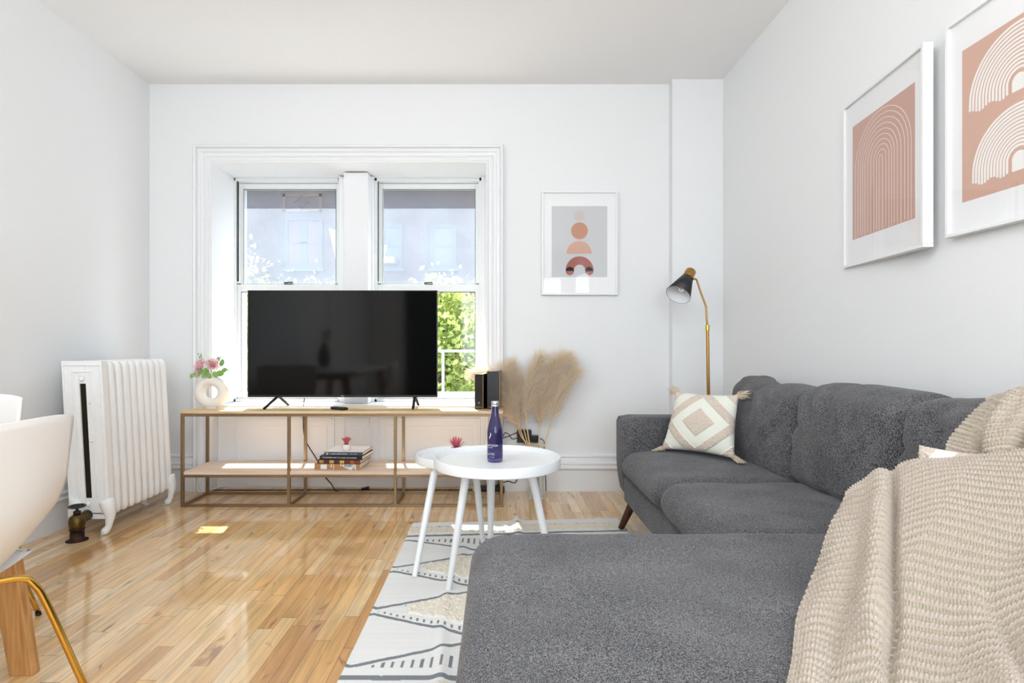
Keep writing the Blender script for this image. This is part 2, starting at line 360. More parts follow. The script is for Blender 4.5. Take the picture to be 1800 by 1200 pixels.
def rbox(hx, hy, hz, r, n=14, f=None, center=(0, 0, 0)):    # rounded puffy box, returns V,F (numpy)
    Vs = []; Fs = []; off = 0
    t = np.tan(np.linspace(-PI/4, PI/4, n+1)); t = np.sign(t)*np.abs(t)**.9
    for ax in range(3):
        for s in (-1, 1):
            u, v = np.meshgrid(t, t, indexing='ij'); P = np.zeros((n+1, n+1, 3)); P[..., ax] = s
            P[..., (ax+1) % 3] = u; P[..., (ax+2) % 3] = v
            Vs.append(P.reshape(-1, 3)); q = gridF(n+1, n+1, off); Fs.append(q if s > 0 else q[:, ::-1]); off += (n+1)**2
    V = np.concatenate(Vs); h = np.array([hx, hy, hz]); r = np.array(r if hasattr(r, '__len__') else [r]*3)
    Q = V*h; core = np.clip(Q, -(h-r), h-r); d = (Q-core)/r; ln = np.linalg.norm(d, axis=1, keepdims=True)
    mx = np.max(np.abs(d), axis=1, keepdims=True); d = np.where(ln > 1e-9, d/np.maximum(ln, 1e-9)*np.maximum(mx, 0), 0)
    P = core+d*r; Nn = d.copy(); nl = np.linalg.norm(Nn, axis=1, keepdims=True)
    Nn = np.where(nl > 1e-6, Nn/np.maximum(nl, 1e-6), V/np.linalg.norm(V, axis=1, keepdims=True))
    if f is not None: P = f(P, Nn, V)
    key = np.round(V*1e5).astype(np.int64); _, idx, inv = np.unique(key, axis=0, return_index=True, return_inverse=True)
    inv = inv.ravel(); P = P[idx]+np.array(center); F = inv[np.concatenate(Fs)]
    return P, F
def join(parts):
    V = []; F = []; o = 0
    for v, f in parts: V.append(v); F.append(np.asarray(f)+o); o += len(v)
    return np.concatenate(V), np.concatenate(F)

# ------------------------------------------------------------------ room shell
XL, XR, YB, ZC, YR = -2.406, 1.533, 3.937, 2.811, -3.2
XI0, XI1, ZH, ZS = -1.972, -.071, 2.268, .585
struct(MB().box(XL-.2, XR+.2, YR-.2, YB+.03, -.12, 0).box(XI0, XI1, YB, 4.02, -.12, 0), 'floor', m_floor)
struct(MB().box(XL-.2, XR+.2, YR-.2, 4.47, ZC, ZC+.15), 'ceiling', m_ceil)
struct(MB().box(XL-.2, XL, YR-.2, 4.47, 0, ZC), 'wall_left', m_wall)
struct(MB().box(XR, XR+.2, YR-.2, 4.47, 0, ZC), 'wall_right', m_wall)
b = MB().box(XL, XI0, YB, 4.47, 0, ZC).box(XI1, XR, YB, 4.47, 0, ZC).box(XI0, XI1, YB, 4.47, ZH, ZC).box(XI0, XI1, 4.03, 4.47, 0, ZS-.03)
struct(b, 'wall_back', m_wall)
struct(MB().box(1.189, XR, 3.862, YB, 0, ZC), 'wall_column', m_wall)
# rear wall behind the camera: doorway, and a window added for fill light
b = MB().box(XL, -1.75, YR-.2, YR, 0, ZC).box(-1.75, -.9, YR-.2, YR, 2.1, ZC).box(-.9, -.75, YR-.2, YR, 0, ZC)
b.box(-.75, 1.25, YR-.2, YR, 0, .55).box(-.75, 1.25, YR-.2, YR, 2.35, ZC).box(1.25, XR, YR-.2, YR, 0, ZC)
struct(b, 'wall_rear', m_wall)
struct(MB().box(-1.75, -.9, YR-.19, YR-.15, 0, 2.1), 'door_1', plain('dark_door_paint', rgb(44, 42, 42), .5))
b = MB().box(-.75, 1.25, YR-.12, YR-.06, .55, .62).box(-.75, 1.25, YR-.12, YR-.06, 2.28, 2.35).box(.22, .28, YR-.12, YR-.06, .62, 2.28).box(-.75, .22, YR-.12, YR-.06, 1.42, 1.47).box(.28, 1.25, YR-.12, YR-.06, 1.42, 1.47)
struct(b, 'window_3', m_vinyl)
for k, (xx, yy) in enumerate(((XR, -1.7), (XL, -1.4))):      # bare window frames added behind the camera to go with side fill light
    b = MB(); sg = 1 if xx > 0 else -1; xa, xb = sorted((xx, xx-.02*sg))
    for q in ((yy-.75, yy-.67, .65, 2.35), (yy+.67, yy+.75, .65, 2.35), (yy-.67, yy+.67, .65, .73), (yy-.67, yy+.67, 2.27, 2.35)): b.box(xa, xb, q[0], q[1], q[2], q[3])
    struct(b, 'window_%d' % (4+k), m_trim, bevel=.003)
# casing round the front window (goes down to the floor)
prof = [(0, 0), (0, .022), (.006, .03), (.012, .022), (.03, .02), (.036, .026), (.05, .02), (.062, .022), (.068, .03), (.085, .03), (.092, .024), (.097, .04), (.108, .044), (.115, .036), (.115, 0)]
vs = []
for d, h in prof:
    vs += [(XI0-d, YB-h, 0), (XI0-d, YB-h, ZH+d), (XI1+d, YB-h, ZH+d), (XI1+d, YB-h, 0)]
fs = [(i*4+j, i*4+j+1, (i+1)*4+j+1, (i+1)*4+j) for i in range(len(prof)-1) for j in range(3)]
struct(MB().add(vs, fs), 'trim_1', m_trim)
# deep reveal lining, sill, mullion
b = MB().box(XI0-.001, XI0+.006, YB-.02, 4.30, ZS, ZH).box(XI1-.006, XI1+.001, YB-.02, 4.25, 0, ZH).box(XI0, XI1, YB-.02, 4.30, ZH-.006, ZH+.001)
b.box(-.117, XI1, 4.22, 4.45, ZS, ZH).box(XI0, XI1, 4.24, 4.45, ZH-.012, ZH+.001)
struct(b, 'trim_2', m_trim, bevel=.003)
struct(MB().box(XI0+.006, XI1-.006, 3.99, 4.47, ZS-.03, ZS), 'trim_3', m_trim, bevel=.006)
struct(MB().box(-1.111, -.934, 4.115, 4.36, ZS, ZH-.012).box(-1.173, -.916, 4.21, 4.40, ZS, ZH-.012), 'trim_4', m_trim, bevel=.004)
# panelled apron under the sill
b = MB().box(XI0, XI1, 4.018, 4.032, 0, ZS-.03).box(XI0, XI1, 4.006, 4.02, 0, .12)
for x0, x1 in ((-1.831, -1.161), (-1.076, -.90), (-.827, -.1325)):
    z0, z1, t = .15, .478, .014
    for q in ((x0-t, x0, z0-t, z1+t), (x1, x1+t, z0-t, z1+t), (x0, x1, z0-t, z0), (x0, x1, z1, z1+t)): b.box(q[0], q[1], 4.008, 4.02, q[2], q[3])
    b.box(x0+.04, x1-.04, 4.014, 4.02, z0+.04, z1-.04)
struct(b, 'trim_5', m_trim, bevel=.003)
# baseboards
bp = [(.0, 0), (.022, 0), (.022, .148), (.018, .152), (.036, .154), (.038, .166), (.03, .172), (.026, .182), (.034, .187), (.034, .196), (.022, .206), (.018, .232), (.026, .238), (.024, .248), (.012, .256), (0, .257)]
def baseboard(name, p0, p1, nrm):
    a, c, n = Vector(p0), Vector(p1), Vector(nrm)
    vs = [a+n*h+Vector((0, 0, z)) for h, z in bp]+[c+n*h+Vector((0, 0, z)) for h, z in bp]; k = len(bp)
    fs = [(i, i+1, i+1+k, i+k) for i in range(k-1)]+[tuple(range(k)), tuple(range(2*k-1, k-1, -1))]
    struct(MB().add(vs, fs), name, m_trim)
baseboard('baseboard_left', (XL, YR, 0), (XL, YB, 0), (1, 0, 0))
baseboard('baseboard_back', (XI1+.115, YB, 0), (1.189, YB, 0), (0, -1, 0))
baseboard('baseboard_corner', (XL, YB, 0), (XI0-.115, YB, 0), (0, -1, 0))
baseboard('baseboard_column', (1.189, 3.862, 0), (XR, 3.862, 0), (0, -1, 0))
baseboard('baseboard_right', (XR, YB, 0), (XR, YR, 0), (-1, 0, 0))

# ------------------------------------------------------------------ windows
def sash_window(name, x0, x1, seed):
    w = empty(name, ((x0+x1)/2, 4.30, ZS), kind='structure')
    f = MB()
    for a, c in ((x0, x0+.018), (x1-.018, x1)): f.box(a, c, 4.25, 4.44, ZS, ZH-.012)
    f.box(x0, x1, 4.25, 4.44, ZH-.034, ZH-.012).box(x0, x1, 4.25, 4.44, ZS, ZS+.02)
    f.box(x0+.018, x0+.024, 4.27, 4.43, ZS, ZH-.03).box(x1-.024, x1-.018, 4.27, 4.43, ZS, ZH-.03)
    f.build('frame', m_vinyl, w, bevel=.002)
    g = MB().box(x0+.0238, x0+.0248, 4.262, 4.29, ZS+.9, ZH-.034).build('track_gap', m_dark, w)
    def sash(nm, a0, a1, z0, z1, y, t, top, bot):
        s = MB().box(a0, a0+t, y, y+.03, z0, z1).box(a1-t, a1, y, y+.03, z0, z1).box(a0+t, a1-t, y, y+.03, z1-top, z1).box(a0+t, a1-t, y, y+.03, z0, z0+bot)
        return s.build(nm, m_vinyl, w, bevel=.003)
    u = sash('sash', x0+.022, x1-.022, 1.44, ZH-.036, 4.315, .028, .045, .03)
    MB().box(x0+.05, x1-.05, 4.329, 4.331, 1.47, ZH-.081).build('pane', m_hazy, u)
    MB().box(x0+.048, x1-.048, 4.3135, 4.3148, 1.468, 1.472).box(x0+.048, x1-.048, 4.3135, 4.3148, ZH-.083, ZH-.079).box(x0+.048, x0+.051, 4.3135, 4.3148, 1.47, ZH-.08).box(x1-.051, x1-.048, 4.3135, 4.3148, 1.47, ZH-.08).build('gasket', m_dark, u)
    l = sash('sash', x0+.022, x1-.022, ZS+.02, 1.463, 4.275, .028, .058, .05)
    MB().box(x0+.05, x1-.05, 4.289, 4.291, ZS+.07, 1.405).build('pane', m_glass, l)
    MB().box(x0+.048, x1-.048, 4.2735, 4.2748, 1.403, 1.408).box(x0+.048, x0+.051, 4.2735, 4.2748, ZS+.07, 1.405).box(x1-.051, x1-.048, 4.2735, 4.2748, ZS+.07, 1.405).build('gasket', m_dark, l)
    xc = (x0+x1)/2
    k = MB().box(xc-.03, xc+.03, 4.28, 4.31, 1.463, 1.472).tube([(xc-.035, 4.285, 1.478), (xc+.03, 4.29, 1.482)], .005, 8).build('sash_lock', m_blkm, w)
    for xx in (x0+.03, x1-.03): MB().box(xx-.012, xx+.012, 4.27, 4.285, 1.465, 1.47).build('tilt_latch', m_blkm, w)
    return w
sash_window('window_1', -1.972, -1.173, 1)
sash_window('window_2', -.916, -.117, 2)

# ------------------------------------------------------------------ outside
struct(MB().box(-40, 40, 5.2, 60, -8.2, -8), 'ground_street', plain('asphalt', rgb(120, 120, 118), .9, noise=.2, nscale=3))
YF = 18.0
fac = empty('apartment_building', (-4, YF, -8), label='brown brick apartment building across the street, seen through the window panes', cat='building')
m_brick = brick_mat('brown_brick', rgb(76, 60, 56), rgb(62, 49, 48), rgb(82, 72, 68))
MB().box(-22, 14, YF, YF+8, -8, 10.5).build('wall', m_brick, fac)
m_stone = plain('light_stone', rgb(86, 83, 80), .8, noise=.1)
m_tan = plain('tan_brick', rgb(100, 76, 58), .85, noise=.25, nscale=20)
m_wglass = plain('far_window_glass', rgb(60, 72, 84), .1)
m_blind = plain('pale_window_blind', rgb(88, 70, 70), .7)
m_wframe = plain('dark_window_frame', rgb(58, 62, 70), .5)
def fpx(px): return (px-874)/1000*YF
def fpz(py): return H-(py-609)/1000*YF
def far_window(px0, px1, py0, py1, mat, split=False):
    x0, x1, z1, z0 = fpx(px0), fpx(px1), fpz(py0), fpz(py1)
    fr = MB().box(x0-.1, x1+.1, YF-.06, YF+.02, z0-.1, z0).box(x0-.1, x1+.1, YF-.05, YF+.02, z1, z1+.1).box(x0-.1, x0, YF-.05, YF+.02, z0, z1).box(x1, x1+.1, YF-.05, YF+.02, z0, z1)
    fr.box(x0, x1, YF-.04, YF+.02, (z0+z1)/2-.03, (z0+z1)/2+.03)
    if split: fr.box((x0+x1)/2-.12, (x0+x1)/2+.12, YF-.04, YF+.02, z0, z1)
    o = fr.build('window', m_wframe, fac)
    MB().box(x0, x1, YF-.02, YF-.005, z0, z1).build('pane', mat, o)
    MB().box(x0-.15, x1+.15, YF-.12, YF, z0-.2, z0-.1).build('window_ledge', m_stone, o)
far_window(507, 562, 388, 466, m_blind, True)
far_window(762, 797, 400, 466, m_stone)
far_window(676, 702, 400, 466, m_wglass)
far_window(300, 350, 395, 470, m_wglass)
far_window(762, 800, 560, 630, m_wglass); far_window(660, 700, 560, 630, m_wglass); far_window(505, 562, 560, 630, m_wglass, True); far_window(420, 445, 560, 630, m_wglass)
# tan brick ornament
b = MB()
x0, x1, z1, z0 = fpx(497), fpx(566), fpz(341), fpz(372)
for q in ((x0, x1, z1-.08, z1), (x0, x1, z0, z0+.08), (x0, x0+.09, z0, z1), (x1-.09, x1, z0, z1)): b.box(q[0], q[1], YF-.02, YF+.01, q[2], q[3])
cx, cz = fpx(530.5), fpz(356)
for rr, tt in ((.26, .05), (.14, .05)):
    for k in range(4):
        a = k*PI/2; p0 = Vector((cx+rr*math.cos(a), YF-.02, cz+rr*math.sin(a))); p1 = Vector((cx+rr*math.cos(a+PI/2), YF-.02, cz+rr*math.sin(a+PI/2)))
        b.tube([p0, p1], tt/2, 4)
b.build('brick_ornament', m_tan, fac)
ac = empty('air_conditioner', (fpx(688), YF-.3, fpz(465)), label='white window air conditioner on the brick building across the street', cat='air conditioner')
MB().box(fpx(677), fpx(700), YF-.5, YF, fpz(467), fpz(454)).build('housing', m_stone, ac, bevel=.02)
MB().box(fpx(679), fpx(698), YF-.51, YF-.5, fpz(465.5), fpz(456)).build('grille', plain('grey_grille', rgb(150, 152, 155), .6), ac)
# balcony railing outside
struct(MB().box(-2.8, .6, 4.47, 5.08, 0, .10), 'trim_6', m_stone)
rl = empty('balcony_railing', (-1.0, 5.0, 0), label='grey metal railing just outside the window, behind the television', cat='railing')
MB().box(-2.6, .4, 4.98, 5.01, .945, .97).box(-2.6, .4, 4.98, 5.01, .1, .12).build('handrail', m_blkm if False else plain('grey_rail', rgb(150, 156, 166), .5, .2), rl)
for xx in (-2.4, -1.44, -.475, .3): MB().box(xx-.012, xx+.012, 4.983, 5.007, .1, .95).build('post', MATS['grey_rail'], rl)
# trees
def leaf_mat(name, c, c2):
    m = bpy.data.materials.new(name); m.use_nodes = True; nt = m.node_tree; L = nt.links; nt.nodes.remove(nt.nodes['Principled BSDF'])
    oi = N(nt, 'ShaderNodeTexCoord'); nz = N(nt, 'ShaderNodeTexNoise'); nz.inputs['Scale'].default_value = 2.5; L.new(oi.outputs['Object'], nz.inputs['Vector'])
    r = N(nt, 'ShaderNodeValToRGB'); r.color_ramp.elements[0].color = (*c, 1); r.color_ramp.elements[1].color = (*c2, 1); r.color_ramp.elements[0].position = .35; r.color_ramp.elements[1].position = .65
    L.new(nz.outputs[0], r.inputs[0])
    d = N(nt, 'ShaderNodeBsdfDiffuse'); t = N(nt, 'ShaderNodeBsdfTranslucent'); mx = N(nt, 'ShaderNodeMixShader'); mx.inputs[0].default_value = .5
    L.new(r.outputs[0], d.inputs[0]); L.new(r.outputs[0], t.inputs[0]); L.new(d.outputs[0], mx.inputs[1]); L.new(t.outputs[0], mx.inputs[2]); L.new(mx.outputs[0], nt.nodes['Material Output'].inputs[0])
    return m
m_petal = leaf_mat('peony_petal', rgb(250, 208, 216), rgb(255, 234, 234)); m_tree = leaf_mat('spring_foliage', rgb(104, 122, 60), rgb(186, 196, 118)); m_bark = plain('bark', rgb(84, 70, 58), .9, noise=.3)
def tree(x, y, ztop, rad, n, label, seed):
    r = np.random.default_rng(seed); t = empty('street_tree', (x, y, -8), label=label, cat='tree', group='street trees')
    zc = ztop-rad*1.5
    MB().tube([(x, y, -8), (x+.1, y, -4), (x-.1, y+.05, zc-rad)], [.2, .16, .12], 10).build('trunk', m_bark, t, smooth=True)
    b = MB()
    tips = []
    for k in range(16):
        a = r.uniform(0, 2*PI); e = r.uniform(.2, 1.3); ln = rad*r.uniform(.7, 1.4)
        p0 = Vector((x-.1, y, zc-rad+r.uniform(0, rad))); d = Vector((math.cos(a)*math.cos(e), math.sin(a)*math.cos(e), math.sin(e)*1.2)); p1 = p0+d*ln
        b.tube([p0, (p0+p1)/2+Vector((0, 0, -.1)), p1], [.05, .03, .012], 6); tips.append(p1)
    b.build('branch', m_bark, t, smooth=True)
    c = []
    for k in range(70):
        d = r.normal(size=3); d /= np.linalg.norm(d); c.append(np.array([x, y, zc])+d*np.array([rad, rad, rad*1.45])*r.uniform(.35, 1)**.6)
    c = np.array(c); P = c[r.integers(0, 70, n)]+r.normal(size=(n, 3))*rad*.17
    u = r.normal(size=(n, 3)); u /= np.linalg.norm(u, axis=1)[:, None]; w = np.cross(u, r.normal(size=(n, 3))); w /= np.linalg.norm(w, axis=1)[:, None]
    s = r.uniform(.03, .058, n)[:, None]
    V = np.stack([P-u*s, P+w*s*.6, P+u*s, P-w*s*.6], 1).reshape(-1, 3)-np.array([x, y, -8]); F = np.arange(4*n).reshape(-1, 4)
    o = npmesh('foliage', V, F, m_tree, t, smooth=False); return t
tree(-.9, 8.6, .996+.115*8.6, 1.0, 15000, 'leafy yellow-green tree low outside the right-hand window', 3)
tree(.35, 9.6, .996+.15*9.6, 1.1, 13000, 'tree whose leaves reach the right edge of the right-hand window', 5)
tree(-4.6, 9.3, .996+.19*9.3, 1.25, 12000, 'sparse-topped tree outside the left edge of the left-hand window', 8)
tree(-2.9, 9.6, .996+.125*9.6, 1.0, 12000, 'tree behind the television between the two windows', 11)

# ------------------------------------------------------------------ radiator
lean = lambda z: -.055*z
rd = empty('radiator', (-2.19, 3.3, 0), label='white cast-iron column radiator against the left wall', cat='radiator')
def col_ring(xc, hx, yc, hy, z, n=16):
    out = []
    for j in range(n):
        a = 2*PI*j/n; c, s = math.cos(a), math.sin(a); e = .75
        out.append((xc+hx*math.copysign(abs(c)**e, c)+lean(z), yc+hy*math.copysign(abs(s)**e, s), z))
    return out
def ringstack(mb, rings):
    n = len(rings[0]); vs = [p for r in rings for p in r]
    fs = [(i*n+j, i*n+(j+1) % n, (i+1)*n+(j+1) % n, (i+1)*n+j) for i in range(len(rings)-1) for j in range(n)]+[tuple(range(n))[::-1], tuple((len(rings)-1)*n+j for j in range(n))]
    mb.add(vs, fs)
for k in range(1, 10):
    y = 3.035+.06*k-.0; b = MB()
    for xc in (-2.205, -2.09):
        hx = .050
        zz = [.095, .10, .115, .14, .17, .5, .84, .875, .90, .915, .92]; sc = [.35, .62, .85, .97, 1, 1, 1, .97, .88, .6, .3]
        ringstack(b, [col_ring(xc, hx*(.4+.6*s), y, .0268*s, z) for z, s in zip(zz, sc)])
    for z0, z1 in ((.115, .19), (.80, .905)):
        ringstack(b, [col_ring(-2.148, .085, y, .020*s, z) for z, s in ((z0, .5), (z0+.012, 1), (z1-.012, 1), (z1, .5))])
    b.build('section', m_rad, rd, smooth=True)
b = MB()     # near end section: plate with a slot
def pl(x0, x1, z0, z1, y0=3.005, y1=3.05):
    vs = [(x+lean(z), y, z) for z in (z0, z1) for y in (y0, y1) for x in (x0, x1)]
    b.add(vs, [(0, 2, 3, 1), (4, 5, 7, 6), (0, 1, 5, 4), (2, 6, 7, 3), (0, 4, 6, 2), (1, 3, 7, 5)])
pl(-2.255, -2.165, .11, .92); pl(-2.131, -2.042, .11, .92); pl(-2.165, -2.131, .80, .92); pl(-2.165, -2.131, .11, .195); pl(-2.235, -2.065, .085, .12)
for q in ((-2.20, -2.19, .20, .86), (-2.106, -2.096, .20, .86), (-2.20, -2.096, .86, .87), (-2.248, -2.242, .14, .90), (-2.056, -2.050, .14, .90), (-2.248, -2.05, .895, .90)): pl(*q, y0=2.999, y1=3.006)
b.build('end_section', m_rad, rd, bevel=.008, segs=3)
b = MB(); pl(-2.1645, -2.1315, .196, .799, 3.013, 3.045); b.build('slot_shade', plain('slot_shade_tone', rgb(40, 36, 26), .8, spec=.1), rd, label='dark plate standing in for the shade inside the slot')  # dark colour stands for the shade deep in the slot
b = MB()
for xx, z, r in ((-2.15, .825, .014), (-2.15, .165, .014), (-2.115, .50, .008), (-2.11, .70, .006)):
    b = MB(); b.lathe([(0, .012), (r*.6, .01), (r, .003), (r*1.1, 0)], 16, Matrix.Translation((xx+lean(z), 3.003, z)) @ Matrix.Rotation(PI/2, 4, 'X'))
    b.build('boss', m_rad, rd, smooth=True)
for (xx, yy) in ((-2.06, 3.02), (-2.06, 3.59), (-2.24, 3.02), (-2.24, 3.59)):
    s = 1 if xx > -2.15 else -1
    pts = [(xx-.016*s, yy, .185), (xx-.004*s, yy, .145), (xx+.007*s, yy-.002, .105), (xx+.004*s, yy-.004, .065), (xx-.001*s, yy-.006, .040), (xx-.014*s, yy-.010, .022), (xx-.030*s, yy-.014, .019)]
    MB().tube(spline(pts, 18), [.034, .036, .035, .034, .031, .028, .025, .022, .0195, .0175, .0165, .0165, .0175, .0195, .0205, .0205, .0185, .012], 14).tube([(xx-.03*s, yy-.006, .006), (xx-.03*s, yy-.006, .0)], .012, 10).build('foot', m_rad, rd, smooth=True)
vl = (-2.16, 2.925)
vr = empty('radiator_valve', (vl[0], vl[1], 0), label='aged brass radiator valve with round black handwheel at the radiator foot', cat='valve')
Mv = Matrix.Translation((vl[0], vl[1], 0))
MB().lathe([(.05, 0), (.05, .003), (.032, .004), (.031, .055), (.034, .056), (.034, .064)], 20, Mv).build('pipe', m_rust, vr, smooth=True)
MB().lathe([(.029, .062), (.031, .066), (.036, .08), (.038, .1), (.033, .122), (.022, .13), (.018, .134)], 20, Mv).tube([(vl[0], vl[1]+.01, .102), (vl[0], 2.96, .105), (vl[0], 3.0, .11)], [.024, .026, .028], 16).build('valve_body', m_oldbrass, vr, smooth=True)
MB().lathe([(.016, .132), (.017, .15), (.009, .153), (.006, .156), (.006, .178)], 16, Mv).build('valve_stem', m_rust, vr, smooth=True)
b = MB(); ring = [(vl[0]+.034*math.cos(a), vl[1]+.034*math.sin(a), .176) for a in np.linspace(0, 2*PI, 25)]
b.tube(ring, .0055, 8, cap=False)
for a in (0, PI/2): b.tube([(vl[0]-.034*math.cos(a), vl[1]-.034*math.sin(a), .176), (vl[0]+.034*math.cos(a), vl[1]+.034*math.sin(a), .176)], .004, 8)
b.build('handwheel', m_blkm, bpy.data.objects['valve_stem'], smooth=True)

# ------------------------------------------------------------------ media console
cs = empty('media_console', (-.97, 3.69, 0), label='long low console with bronze metal frame and oak top under the window', cat='console')
T = .018; PX = [-1.966, -1.304, -.642, .018]; Y0, Y1 = 3.53, 3.853
MB().box(PX[0]-.002, PX[3]+T+.002, Y0-.002, Y1+.002, .580, .597).build('top_board', m_oak, cs, bevel=.002)
b = MB()
for i in range(3): b.box(PX[i]+(T if i == 0 else .0)+.001, PX[i+1]-.001+(0 if i < 2 else 0), Y0+.002, Y1-.002, .2015, .221) if False else None
MB().box(PX[0]+T, PX[3], Y0+T+.001, Y1-T-.001, .185, .2).box(PX[0]+T+.001, PX[3]-.001, Y0+.001, Y1-.001, .2, .221).build('shelf_board', m_shelfw, cs, bevel=.002)
for x in PX:
    for y in (Y0, Y1-T):
        MB().box(x, x+T, y-.0005, y+T, 0, .580).build('post', m_bronze, cs, bevel=.0015)
b = MB()
for z0, z1 in ((0.0, .017), (.184, .2), (.562, .58)):
    for y in (Y0, Y1-T): b.box(PX[0]+T, PX[3], y+.0005, y+T-.001, z0+.0003, z1-.0003)
    for x in PX: b.box(x+.0005, x+T-.0005, Y0+T, Y1-T, z0+.0003, z1-.0003)
b.build('rail', m_bronze, cs)

# ------------------------------------------------------------------ television
tv = empty('television', (-1.006, 3.70, .597), label='large black flat-screen television standing on the console', cat='television')
x0, x1, z0, z1 = -1.624, -.3885, .667, 1.362
b = MB().box(x0, x1, 3.70, 3.72, z0, z0+.014).box(x0, x1, 3.70, 3.72, z1-.006, z1).box(x0, x0+.007, 3.70, 3.72, z0+.014, z1-.006).box(x1-.007, x1, 3.70, 3.72, z0+.014, z1-.006)
b.build('bezel', m_blk, tv, bevel=.0015); bz = COL.objects[-1]
MB().box(x0+.007, x1-.007, 3.704, 3.715, z0+.014, z1-.006).build('screen', m_screen, tv)
MB().box(x0+.004, x1-.004, 3.716, 3.73, z0+.004, z1-.004).box(x0+.15, x1-.15, 3.73, 3.765, z0+.03, z0+.42).build('back_cover', m_blk, tv, bevel=.006)
def bar(mb, p0, p1, w, t):
    p0, p1 = Vector(p0), Vector(p1); d = (p1-p0).normalized(); u = Vector((1, 0, 0)); u = (u-d*u.dot(d)).normalized(); v = d.cross(u)
    vs = [p+u*a*w+v*c*t for p in (p0, p1) for a, c in ((-1, -1), (1, -1), (1, 1), (-1, 1))]
    mb.add(vs, [(0, 3, 2, 1), (4, 5, 6, 7), (0, 1, 5, 4), (1, 2, 6, 5), (2, 3, 7, 6), (3, 0, 4, 7)])
for xt, xf, xb in ((-1.43, -1.478, -1.405), (-.537, -.533, -.530)):
    b = MB(); bar(b, (xt, 3.71, .672), (xf, 3.60, .601), .009, .004); bar(b, (xt, 3.725, .672), (xb, 3.83, .601), .009, .004)
    b.box(xt-.014, xt+.014, 3.70, 3.735, .663, .672); b.build('foot', m_blk, tv, bevel=.0015)
textmesh('TCL', .014, m_silver, 'logo', bz, Matrix.Translation((0, -.0006, .078)) @ Matrix.Rotation(PI/2, 4, 'X'), 'CENTER')

# remote
rm = empty('remote_control', (-1.0, 3.60, .597), (0, 0, math.radians(58)), label='small black remote control lying on the console under the television', cat='remote control')
V, F = rbox(.021, .062, .009, .007, 8, center=(0, 0, .009)); npmesh('casing', V, F, m_blk, rm)
b = MB()
for i in range(6):
    for j in range(3): b.lathe([(.0035, .017), (.0035, .0192), (0, .0196)], 10, Matrix.Translation((-.011+.011*j, -.04+.014*i, 0)))
b.build('button', plain('grey_button', rgb(150, 152, 155), .5), rm, local=True)

# ------------------------------------------------------------------ ring vase with peonies
vz = empty('ring_vase', ((372-874)/1000*3.67, 3.67, .597), label='cream donut-shaped vase on the left end of the console', cat='vase')
b = MB(); n1, n2 = 48, 24; R0, ra = .075, .033
P = []
for i in range(n1+1):
    a = 2*PI*i/n1; row = []
    for j in range(n2+1):
        q = 2*PI*j/n2; rr = R0+ra*math.cos(q); row.append((rr*math.cos(a)*1.0, .030*math.sin(q), .105+rr*math.sin(a)*.98))
    P.append(row)
b.grid(P, flip=True)
b.lathe([(.030, .185), (.024, .2), (.0185, .212), (.018, .232), (.0155, .233), (.014, .215)], 24)
b.lathe([(.036, 0), (.038, .004), (.034, .012), (.022, .018)], 32, Matrix.Diagonal((1, .62, 1, 1)))
b.build('body', m_cer, vz, smooth='auto', local=True)
bq = empty('peony_bouquet', (vz.location.x-.003, 3.67, .83), label='pink peonies with green leaves standing in the donut vase', cat='flowers')
def petal(mb, c, d, up, w, l, cup):
    d = d.normalized(); s = d.cross(up).normalized(); nrm = s.cross(d); P = []
    for i in range(6):
        t = i/5; ww = w*math.sin(PI*(.12+.80*t))**.7; row = []
        for j in range(5):
            q = (j-2)/2; row.append(c+d*l*t+s*ww*q+nrm*(cup*(t**2)*l-cup*.6*abs(q)**2*ww))
        P.append(row)
    mb.grid(P)
def peony(c, r, face):
    mb = MB(); f = Vector(face).normalized(); a = Vector((0, 0, 1)) if abs(f.z) < .8 else Vector((1, 0, 0)); u = f.cross(a).normalized(); w = f.cross(u)
    for ring_, (n, el, l) in enumerate(((8, .15, 1), (8, .45, .9), (7, .8, .75), (5, 1.15, .55))):
        for k in range(n):
            ph = 2*PI*k/n+ring_*.4+random.uniform(-.1, .1); d = (u*math.cos(ph)+w*math.sin(ph))*math.cos(el)+f*math.sin(el)
            petal(mb, Vector(c), d, f, r*.45, r*l*random.uniform(.9, 1.1), .35)
    return mb
for i, (px, py, r, fc) in enumerate(((355, 643, .050, (-.6, -.7, .3)), (374, 642, .044, (.3, -.8, .5)), (350, 655, .036, (-.7, -.6, -.2)))):
    peony(W(px, py, 3.66), r, fc).build('peony', m_petal, bq, smooth=True)
b = MB()
for px, py, a, l in ((353, 651, 2.3, .05), (363, 652, 1.6, .045), (346, 658, 3.4, .05), (391, 637, .9, .05), (388, 656, -.1, .06), (380, 658, -.4, .05), (395, 650, .2, .04), (368, 660, 2.0, .04), (360, 660, 3.6, .04)):
    c = W(px, py, 3.645); petal(b, c-Vector((math.cos(a)*l*.5, 0, math.sin(a)*l*.5)), Vector((math.cos(a), -.15, math.sin(a))), Vector((0, -1, .3)), l*.34, l, .15)
for px0, py0, px1, py1 in ((352, 634, 351, 622), (366, 640, 368, 634), (340, 660, 334, 660), (395, 652, 398, 650), (384, 634, 386, 628), (370, 640, 372, 636)):
    for k in range(9):
        t = k/8; c = W(px0+(px1-px0)*t+random.uniform(-2.5, 2.5), py0+(py1-py0)*t+random.uniform(-2, 2), 3.66+random.uniform(-.02, .02)); a = random.uniform(0, 6.28)
        petal(b, c, Vector((math.cos(a), random.uniform(-.4, .4), math.sin(a))), Vector((0, -1, .2)), .004, .013, .1)
b.build('leaf', m_leafg, bq, smooth=True)
b = MB(); base = Vector((vz.location.x, 3.67, .80))
